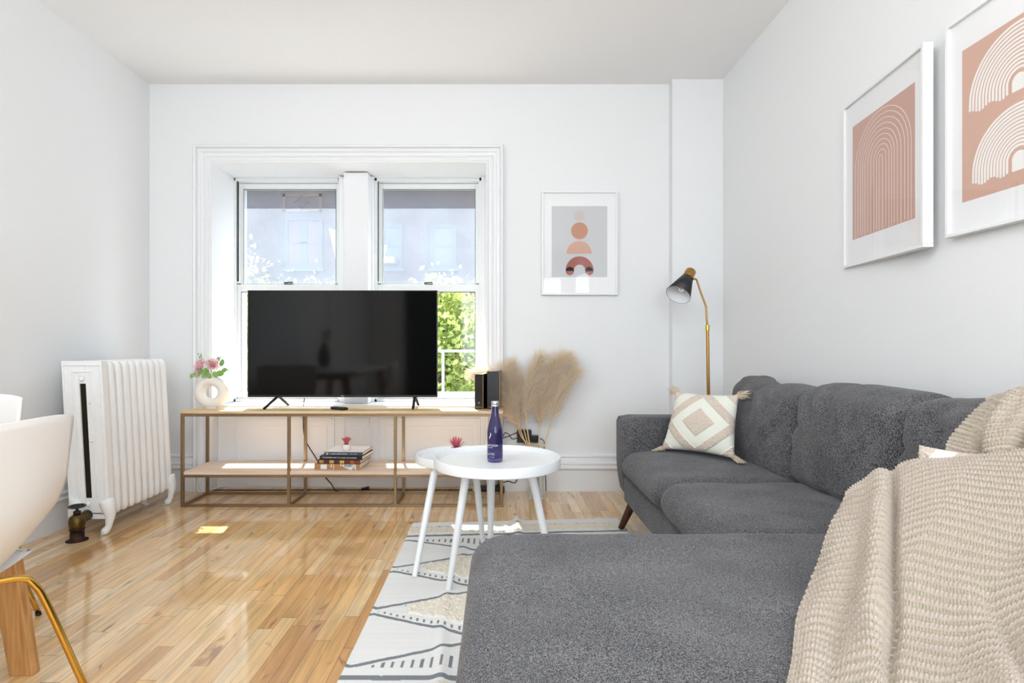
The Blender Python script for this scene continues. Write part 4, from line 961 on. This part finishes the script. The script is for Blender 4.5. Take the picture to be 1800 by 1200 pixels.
# ------------------------------------------------------------------ knitted blanket
m_knit = vcol('chunky_knit', .95, .3, 700, .25, noise=.14, nscale=260)
def knit_sheet(net, nu, nv, ru, rv, folds, seed, thick=.006, edge=True):
    C = np.array([[tuple(W(*p)) for p in row] for row in net]); G = catmull(C, nv); G = np.swapaxes(catmull(np.swapaxes(G, 0, 1), nu), 0, 1)   # (nv,nu,3)
    du = np.gradient(G, axis=1); dv = np.gradient(G, axis=0); nn = np.cross(du, dv); nn /= np.linalg.norm(nn, axis=2, keepdims=True)+1e-9
    cv = np.array([0, 0, H])-G; s = np.sign(np.sum(nn*cv, 2, keepdims=True)); nn = nn*np.sign(np.median(s))
    s_ = np.concatenate([np.zeros((nv, 1)), np.cumsum(np.linalg.norm(np.diff(G, axis=1), axis=2), axis=1)], 1)
    t_ = np.concatenate([np.zeros((1, nu)), np.cumsum(np.linalg.norm(np.diff(G, axis=0), axis=2), axis=0)], 0)
    s_ = s_.mean(0)[None, :].repeat(nv, 0)*.6+s_*.4; t_ = t_.mean(1)[:, None].repeat(nu, 1)*.75+t_*.25
    U, Vv = np.meshgrid(np.linspace(0, 1, nu), np.linspace(0, 1, nv))
    h = folds(U, Vv); sh = G.shape
    lowf = vnoise(G.reshape(-1, 3), 14, seed).reshape(sh[:2])*.006
    # herringbone knit: rows along s, direction flips in panels
    pan = np.abs(((s_+.35*t_)/.17) % 2-1); tt = t_+.055*pan+.006*vnoise(G.reshape(-1, 3), 12, seed+3).reshape(sh[:2]); row = tt/ru; ri = np.floor(row); rf = row-ri
    alt = (ri % 2 == 0); prof = np.sin(PI*rf)**.6
    ss = s_/rv+.5*ri+np.where(alt, .5*rf, -.15*rf); st = np.abs(np.sin(PI*ss))**.6
    ss2 = s_/(rv*.75)+.5*ri; st2 = np.abs(np.sin(PI*ss2))**.7
    kk = np.where(alt, prof*(.30+.70*st), prof*(.15+.75*st2)*.80)
    jit = vnoise(G.reshape(-1, 3), 260, seed+7).reshape(sh[:2])
    P = G+nn*(h+lowf+thick*kk+.0009*jit)[..., None]
    c0 = np.array(rgb(196, 181, 169)); c1 = np.array(rgb(183, 173, 153)); col = np.where(alt[..., None], c0, c1)*(1-.04*(jit[..., None] > .4))
    B = G-nn*.010+nn*(h+lowf)[..., None]
    V = np.concatenate([P.reshape(-1, 3), B.reshape(-1, 3)]); Fg = gridF(nv, nu); n = nv*nu
    rim = np.concatenate([np.arange(nu), np.arange(1, nv)*nu+nu-1, (nv-1)*nu+np.arange(nu-2, -1, -1), np.arange(nv-2, 0, -1)*nu]); r2 = np.roll(rim, -1)
    F = np.concatenate([Fg, Fg[:, ::-1]+n, np.stack([rim, r2, r2+n, rim+n], 1)])
    return V, F, np.concatenate([col.reshape(-1, 3)]*2)
netA = [
    [(1492, 905, 1.44), (1545, 870, 1.44), (1620, 838, 1.44), (1700, 818, 1.42), (1775, 808, 1.39), (1860, 800, 1.36), (1960, 795, 1.32)],
    [(1489, 868, 1.34), (1547, 834, 1.36), (1618, 813, 1.36), (1700, 805, 1.34), (1775, 796, 1.32), (1860, 790, 1.28), (1960, 785, 1.24)],
    [(1467, 915, 1.28), (1537, 890, 1.25), (1612, 868, 1.24), (1700, 860, 1.22), (1785, 855, 1.20), (1870, 855, 1.17), (1980, 855, 1.14)],
    [(1449, 970, 1.215), (1523, 952, 1.17), (1603, 940, 1.14), (1698, 935, 1.12), (1790, 932, 1.10), (1890, 930, 1.07), (2000, 930, 1.04)],
    [(1422, 1033, 1.165), (1504, 1025, 1.10), (1594, 1018, 1.06), (1695, 1015, 1.04), (1800, 1012, 1.02), (1910, 1010, .99), (2030, 1010, .96)],
    [(1401, 1095, 1.075), (1482, 1100, 1.03), (1583, 1102, .98), (1690, 1100, .96), (1805, 1095, .94), (1930, 1090, .915), (2060, 1090, .89)],
    [(1391, 1165, .935), (1464, 1185, .90), (1563, 1192, .90), (1682, 1190, .88), (1803, 1185, .865), (1950, 1180, .84), (2080, 1180, .82)],
    [(1368, 1255, .795), (1450, 1290, .765), (1560, 1310, .765), (1685, 1310, .76), (1810, 1310, .75), (1960, 1310, .74), (2100, 1310, .73)]]
def foldA(U, V):
    c = .20+.16*V; d = U-c; r = -.033*np.exp(-(d/.020)**2)*np.clip(V*5-.3, 0, 1)*np.clip((1.02-V)*3.2, .25, 1)+.022*np.exp(-((d+.055)/.045)**2)*np.clip(V*3, 0, 1)
    c2 = .06+.02*V; r += .014*np.exp(-((U-c2)/.05)**2)*V - .012*np.exp(-((U-.13-.05*V)/.03)**2)*np.clip(V*2-.5, 0, 1)
    c3 = .45+.42*(V-.35); r += -.020*np.exp(-((U-c3)/.025)**2)*np.clip(V*3-1.6, 0, 1)+.014*np.exp(-((U-c3+.06)/.05)**2)*np.clip(V*3-1.4, 0, 1)
    c4 = .80-.25*(V-.4); r += .016*np.exp(-((U-c4)/.07)**2)*np.clip(V*2, 0, 1)
    return r
VA, FA, CA = knit_sheet(netA, 680, 700, .0112, .0072, foldA, 31, .0088)
netB = [
    [(1790, 720, 1.56), (1845, 700, 1.50), (1900, 690, 1.44), (1960, 682, 1.36), (2060, 675, 1.26)],
    [(1752, 697, 1.50), (1805, 686, 1.44), (1870, 678, 1.38), (1945, 670, 1.30), (2050, 662, 1.20)],
    [(1726, 713, 1.49), (1782, 702, 1.41), (1855, 698, 1.34), (1940, 690, 1.26), (2050, 685, 1.16)],
    [(1697, 742, 1.48), (1762, 735, 1.38), (1842, 730, 1.31), (1935, 725, 1.23), (2050, 720, 1.14)],
    [(1672, 772, 1.47), (1745, 768, 1.37), (1832, 765, 1.29), (1930, 760, 1.21), (2050, 758, 1.12)],
    [(1664, 796, 1.45), (1738, 800, 1.36), (1828, 800, 1.28), (1930, 800, 1.20), (2050, 800, 1.11)],
    [(1672, 830, 1.42), (1742, 840, 1.35), (1832, 840, 1.27), (1935, 840, 1.18), (2055, 845, 1.09)],
    [(1705, 875, 1.38), (1762, 882, 1.32), (1842, 888, 1.24), (1938, 892, 1.16), (2056, 895, 1.07)]]
def foldB(U, V):
    r = 0
    for a, bb, w, am in ((.17, .10, .030, -.035), (.25, .10, .06, .020), (.44, -.22, .03, -.030), (.52, -.2, .06, .016), (.36, -.1, .05, .014), (.68, .1, .04, -.02)):
        c = a+bb*(V-.5); r = r+am*np.exp(-((U-c)/w)**2)*np.clip(V*3-.4, 0, 1)
    return r
VB_, FB, CB = knit_sheet(netB, 380, 330, .0108, .0072, foldB, 47, .0075)
V, F = join([(VA, FA), (VB_, FB)])
bl_ = npmesh('knitted_blanket', V-np.array([.9, 1.1, .46]), F, m_knit, None, np.concatenate([CA, CB])); bl_.location = (.9, 1.1, .46)
tagit(bl_, label='chunky beige knitted blanket draped over the near end of the sofa', cat='blanket')

# ------------------------------------------------------------------ rug
m_rug = vcol('woven_rug', .95, .35, 350, 0, noise=.05)
xs = np.concatenate([np.arange(-.472, .12, .0028), np.arange(.12, .702, .007)]); ys = np.arange(1.42, 3.192, .003)
XX, YY = np.meshgrid(xs, ys, indexing='ij'); x, y = XX.ravel(), YY.ravel()
GRY, WHT, TFT = np.array(rgb(132, 137, 142)), np.array(rgb(240, 240, 238)), np.array(rgb(242, 234, 218))
jx = vnoise(np.c_[x, y, x*0], 40, 3)*.0025; yy_ = y+jx+vnoise(np.c_[x, y, x*0], 9, 4)*.004
tri = .42-np.abs(((x+.455) % .84)-.42); g = .022+.43*np.clip(tri, 0, 1)
grey = np.zeros_like(x, bool); tuft = np.zeros_like(x)
vy = np.array([2.925, 2.525, 2.13, 1.735]); kidx = np.clip(np.round((2.925-yy_)/.397), 0, 3).astype(int); dy = yy_-vy[kidx]
lw = .009
inside_mid = (yy_ < 2.93) & (yy_ > 1.735)
grey |= inside_mid & (np.abs(np.abs(dy)-g) < lw)
top_half = (kidx == 0); bot_half = (kidx == 3)
# half diamonds at both ends
dl = .010+.085*np.clip((x+.44)/.42, 0, 1)
ph = ((x+.45)/.030) % 1; dash = (ph < .30)
grey |= top_half & dash & (dy < -.018) & (dy > -.018-dl) & (-dy < g-.02) & inside_mid
grey |= bot_half & dash & (dy > .018) & (dy < .018+dl) & (dy < g-.02) & inside_mid
mid = (~top_half) & (~bot_half) & inside_mid & (np.abs(dy) < g-lw)
dash2 = (((x+.45)/.026) % 1) < .32
grey |= mid & dash2 & (dy > -g+.020) & (dy < -g+.020+np.clip(.012+.05*(x+.45), 0, .034)) & (x > -.445)
grey |= mid & (((x+.43)/.026) % 1 < .2) & (dy < g-.016) & (dy > g-.026) & (x > -.36) & (x < .35)
edge_n = vnoise(np.c_[x, y, x*0], 60, 8)*.008
tm = mid & (dy < g-.030+edge_n) & (dy > -g+.066+edge_n) & (np.abs(((x+.455) % .84)-.42) < .30)
tuft[tm] = 1
# bands
for yc, w in ((3.105, .008), (2.965, .012), (1.70, .012), (1.555, .008)): grey |= np.abs(yy_-yc) < w
tb = ((yy_ < 3.090+edge_n*.6) & (yy_ > 3.000+edge_n)) | ((yy_ < 1.66) & (yy_ > 1.57)); tuft[tb] = 1
grey &= tuft < .5
col = np.where(grey[:, None], GRY, WHT); col = col+(TFT-col)*tuft[:, None]; col = col*(1-.05*(vnoise(np.c_[x*3, y*120, x*0], 1, 5)*.5+.5))[:, None]
hz = .006+.0022*vnoise(np.c_[x, y, x*0], 3, 1)+.0
hz = hz+.010*np.exp(-((x+.185-.02*np.sin(y*5))/.022)**2)*np.clip((3.0-y)*3, 0, 1)
hz = hz+.026*np.exp(-((x-.112)/.022)**2)*np.clip((y-2.9)*4, 0, 1)
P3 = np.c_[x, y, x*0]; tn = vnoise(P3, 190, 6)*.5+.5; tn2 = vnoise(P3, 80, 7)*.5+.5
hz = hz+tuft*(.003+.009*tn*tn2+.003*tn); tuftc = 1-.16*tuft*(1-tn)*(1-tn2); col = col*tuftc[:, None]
xd = x+tuft*vnoise(P3, 120, 9)*.003; yd = y+tuft*vnoise(P3, 120, 10)*.003
sm = np.clip((y-2.3)/.7, 0, 1); yd = yd+.088*(x+.47)*sm*sm*(3-2*sm)
a_, b_ = XX.shape; V = np.c_[xd, yd, hz]; Vb = np.c_[xd, yd, np.full_like(hz, .0005)]; n = len(V); Fg = gridF(a_, b_)
rim = np.concatenate([np.arange(b_), np.arange(1, a_)*b_+b_-1, (a_-1)*b_+np.arange(b_-2, -1, -1), np.arange(a_-2, 0, -1)*b_]); r2 = np.roll(rim, -1)
F = np.concatenate([Fg[:, ::-1], np.stack([rim, r2, r2+n, rim+n], 1)])
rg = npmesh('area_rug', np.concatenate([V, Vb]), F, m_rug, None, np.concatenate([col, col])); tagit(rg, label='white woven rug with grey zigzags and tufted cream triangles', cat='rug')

# ------------------------------------------------------------------ framed prints
def circle(cx, cz, r, a0=0, a1=2*PI, n=48): return [(cx+r*math.cos(a0+(a1-a0)*i/n), cz+r*math.sin(a0+(a1-a0)*i/n)) for i in range(n+(0 if a1-a0 > 6.2 else 1))]
def arch(mb, cx, cz, ro, ri, zb, y0, y1, mat, sx=1, wob=0, cap=False):
    n = 40; out = []; inn = []
    def P(r, a): return (cx+sx*r*math.cos(a), cz+r*math.sin(a))
    ou = [(cx+sx*ro, zb)]+[P(ro, PI*i/n) for i in range(n+1)]+[(cx-sx*ro, zb)]
    iu = [(cx+sx*ri, zb)]+[P(ri, PI*i/n) for i in range(n+1)]+[(cx-sx*ri, zb)]
    k = len(ou); vs = []
    for (x1_, z1_), (x2_, z2_) in zip(ou, iu): vs += [(x1_, y0, z1_), (x2_, y0, z2_), (x1_, y1, z1_), (x2_, y1, z2_)]
    fs = []
    for i in range(k-1): a = 4*i; b = a+4; fs += [(a, b, b+1, a+1), (a+2, a+3, b+3, b+2), (a, a+2, b+2, b), (a+1, b+1, b+3, a+3)]
    mb.add(vs, fs, mat)
    if cap:
        rr = (ro-ri)/2*sx
        for sgn in (-1, 1): mb.prism(circle(cx+sgn*sx*(ro+ri)/2, zb, rr), y0, y1, mat)
def framed(name, loc, rz, w, h, t, dp, label, draw, pw, ph_, pz=0):
    # local: x right, z up, -y towards the viewer, origin at centre of the back
    r = empty('framed_print', loc, (0, 0, rz), label=label, cat='picture', group='white framed art prints')
    a, c = w/2, h/2
    MB().box(-a, a, -dp, 0, c-t, c).box(-a, a, -dp, 0, -c, -c+t).box(-a, -a+t, -dp, 0, -c+t, c-t).box(a-t, a, -dp, 0, -c+t, c-t).build('frame', m_framew, r, local=True, bevel=.0015)
    MB().box(-a+t, a-t, -dp+.012, -.004, -c+t, c-t).build('mat_board', m_mat, r, local=True); mb_ = COL.objects[-1]
    b = MB(); draw(b, pw, ph_, -dp+.012, pz); b.build('print', None, mb_, local=True)
    MB().box(-a+t, a-t, -dp+.0065, -dp+.008, -c+t, c-t).build('glass', m_glass, r, local=True)
    return r
mp_grey = plain('print_grey', rgb(206, 207, 210), .8); mp_beige = plain('print_beige', rgb(205, 196, 188), .8); mp_or = plain('print_ochre', rgb(200, 142, 112), .8)
mp_pk = plain('print_blush', rgb(215, 168, 148), .8); mp_red = plain('print_brick', rgb(168, 96, 84), .8); mp_terra = plain('print_terracotta', rgb(206, 162, 146), .8); mp_cr = plain('print_cream', rgb(240, 232, 222), .8)
mp_terra2 = plain('print_peach', rgb(214, 174, 156), .8); mp_wh = plain('print_white', rgb(246, 244, 242), .8)
def drawA(b, pw, ph_, y, pz):
    b.box(-pw/2, pw/2, y-.0006, y, -ph_/2+pz, ph_/2+pz, mp_grey); s = pw/296; X = lambda v: (v-295)*s; Z = lambda v: (376.5-v)*s+pz
    b.prism(circle(X(295), Z(239), 29*s), y-.0012, y-.0006, mp_beige); b.prism(circle(X(295), Z(319), 45*s), y-.0012, y-.0006, mp_or)
    b.prism(circle(X(293), Z(441), 67*s, 0, PI), y-.0012, y-.0006, mp_pk); arch(b, X(295.5), Z(529), 74*s, 30*s, Z(533), y-.0012, y-.0006, mp_red, cap=True)
def drawB(b, pw, ph_, y, pz):
    b.box(-pw/2, pw/2, y-.0006, y, -ph_/2+pz, ph_/2+pz, mp_terra); zc = ph_/2+pz-.2
    for k in range(10): r = .012+.0197*k; arch(b, .003*math.sin(k), zc, r+.0012, r-.0012, -ph_/2+pz+.004*math.sin(k*2)+.004, y-.0012, y-.0006, mp_cr)
def drawC(b, pw, ph_, y, pz):
    b.box(-pw/2, pw/2, y-.0006, y, -ph_/2+pz, ph_/2+pz, mp_terra2); top = ph_/2+pz
    for zb, zc, R in ((top-.216, top-.190, .172), (top-.448, top-.415, .160)):
        for k in range(12): r = .040+(R-.040)*k/11; arch(b, 0, zc, r+.0036, r-.0036, zb-.006*math.sin(k), y-.0012, y-.0006, mp_wh)
        b.prism([(-.024, zb)]+[(p, q) for p, q in circle(0, zc, .024, PI, 0, 16)]+[(.024, zb)], y-.0012, y-.0006, mp_wh)
cxp = (952+1086)/2; cp = W(cxp, 426.5, 3.905)
framed('a', (cp.x, 3.935, cp.z), 0, .523, .715, .014, .030, 'framed print of stacked circles and an arch on the window wall', drawA, .383, .488, .01)
# right wall: local x axis runs towards the camera (-Y) when rotated so -y(local) faces -X
pf, pn = Vector((1.519, 2.503, 0)), Vector((1.467, 1.961, 0)); d = (pn-pf); ang = math.atan2(d.y, d.x); cc_ = (pf+pn)/2; nb = Vector((-d.y, d.x, 0)).normalized()
nb = nb if nb.x > 0 else -nb
cc_ = cc_+nb*.035; framed('b', (cc_.x, cc_.y, (2.046+1.339)/2), ang, d.length, .707, .013, .035, 'framed terracotta print of one tall thin-lined arch on the right wall', drawB, .42, .484, .002)
framed('c', (1.532, 1.906-.261, (2.066+1.358)/2), -PI/2, .522, .708, .012, .033, 'framed peach print of two striped rainbows, nearest on the right wall', drawC, .406, .492, -.003)

# ------------------------------------------------------------------ dining corner
def shell():
    def P(u, v, e=0):
        # v 0 front of seat -> 1 top of back ; u -1..1
        if v < .48:
            t = v/.48; y = .21-.36*t; z = .455-.012*math.sin(PI*t)+.012*(1-t)**4*-1; w = .215+.01*math.sin(PI*t)-.01*t
            x = u*w; z += .028*abs(u)**2.6*(.35+.65*t); y -= .01*abs(u)**2
        else:
            t = (v-.48)/.52; s = math.sin(t*PI/2)
            y = -.15-.075*math.sin(min(1, t*1.6)*PI/2)-.015*t; z = .455+.37*t**1.25; w = .165+.085*min(1, t*1.45)**1.0*(1-.0*t)
            w = .205+.072*math.sin(min(1, t/.62)*PI/2)**1.6
            curl = (.034+.035*(1-t)); x = u*w; y += curl*abs(u)**2.4; z += .028*abs(u)**2.6*(1-t)**2-.012*abs(u)**6*t
        return Vector((x, y, z))
    nu, nv = 32, 48; G = [[P(-1+2*j/nu, i/nv) for j in range(nu+1)] for i in range(nv+1)]
    return G
def dining_chair(loc, rz, label):
    c = empty('dining_chair', (loc[0], loc[1], 0), (0, 0, rz), label=label, cat='chair', group='white tub dining chairs with brass legs')
    o = MB().grid(shell()).build('shell', m_shell, c, smooth=True, local=True)
    sd_ = o.modifiers.new('thick', 'SOLIDIFY'); sd_.thickness = .009; sd_.offset = 0
    for sx in (-1, 1):
        for sy in (-1, 1):
            pts = [(0.0*sx, .05*sy-.02, .437), (sx*.08, -.02+sy*.09, .437), (sx*.155, -.02+sy*.145, .430), (sx*.178, -.02+sy*.165, .405), (sx*.202, -.02+sy*.185, .33), (sx*.282, -.02+sy*.25, .012)]
            MB().tube(spline(pts, 30), .0085, 12).build('leg', m_gold, c, smooth=True, local=True); lg_ = COL.objects[-1]
            q = pts[-1]; MB().tube([(q[0], q[1], .012), (q[0]+.001*sx, q[1]+.001*sy, 0)], .0095, 12).build('foot_cap', m_blk, lg_, smooth='auto', local=True)
    return c
dining_chair((-1.335, 1.235), PI/2, 'white tub dining chair with brass legs, nearest at the left edge')
dining_chair((-1.985, 1.84), PI, 'white tub dining chair at the far end of the table, only its back corner showing')
dt = empty('dining_table', (-1.80, .85, 0), label='dining table with flat oak plank leg behind the nearest white chair', cat='table')
MB().box(-2.26, -1.40, -.05, 1.755, .722, .745).build('tabletop', m_white, dt, bevel=.004)
MB().box(-2.14, -1.54, .05, 1.66, .66, .722).build('apron', m_leg, dt)
for sx, sy in ((1, 1), (-1, 1), (1, -1), (-1, -1)):
    xb, xt, yb, yt = (-1.44 if sx > 0 else -2.235), (-1.53 if sx > 0 else -2.16), (1.735 if sy > 0 else -.03), (1.70 if sy > 0 else .0)
    hw0, hw1, th = .036, .045, .016
    vs = [(xb-hw0, yb-th, 0), (xb+hw0, yb-th, 0), (xb+hw0, yb+th, 0), (xb-hw0, yb+th, 0), (xt-hw1, yt-th, .722), (xt+hw1, yt-th, .722), (xt+hw1, yt+th, .722), (xt-hw1, yt+th, .722)]
    MB().add(vs, [(0, 3, 2, 1), (4, 5, 6, 7), (0, 1, 5, 4), (1, 2, 6, 5), (2, 3, 7, 6), (3, 0, 4, 7)]).build('leg', m_leg, dt, bevel=.003)
vb = empty('table_vase', (-2.12, .45, .745), label='burgundy vase on the dining table, seen reflected in the television', cat='vase')
MB().lathe([(0, 0), (.05, 0), (.07, .06), (.078, .12), (.065, .19), (.035, .25), (.028, .29), (.03, .30), (.024, .30), (.022, .26), (0, .24)], 32).build('body', m_burg, vb, smooth='auto', local=True)
b = MB(); b.tube(spline([(0, 0, .25), (.01, 0, .34), (.05, 0, .42)], 8), .003, 6); b.tube(spline([(0, 0, .25), (.0, .02, .33), (-.02, .03, .37)], 8), .003, 6)
for k in range(16): a = random.uniform(0, 6.28); petal(b, Vector((random.uniform(-.02, .07), random.uniform(-.02, .02), random.uniform(.34, .44))), Vector((math.cos(a), random.uniform(-.3, .3), math.sin(a))), Vector((0, 1, .2)), .012, .04, .2)
b.build('sprig', m_leafg, vb, smooth=True, local=True)
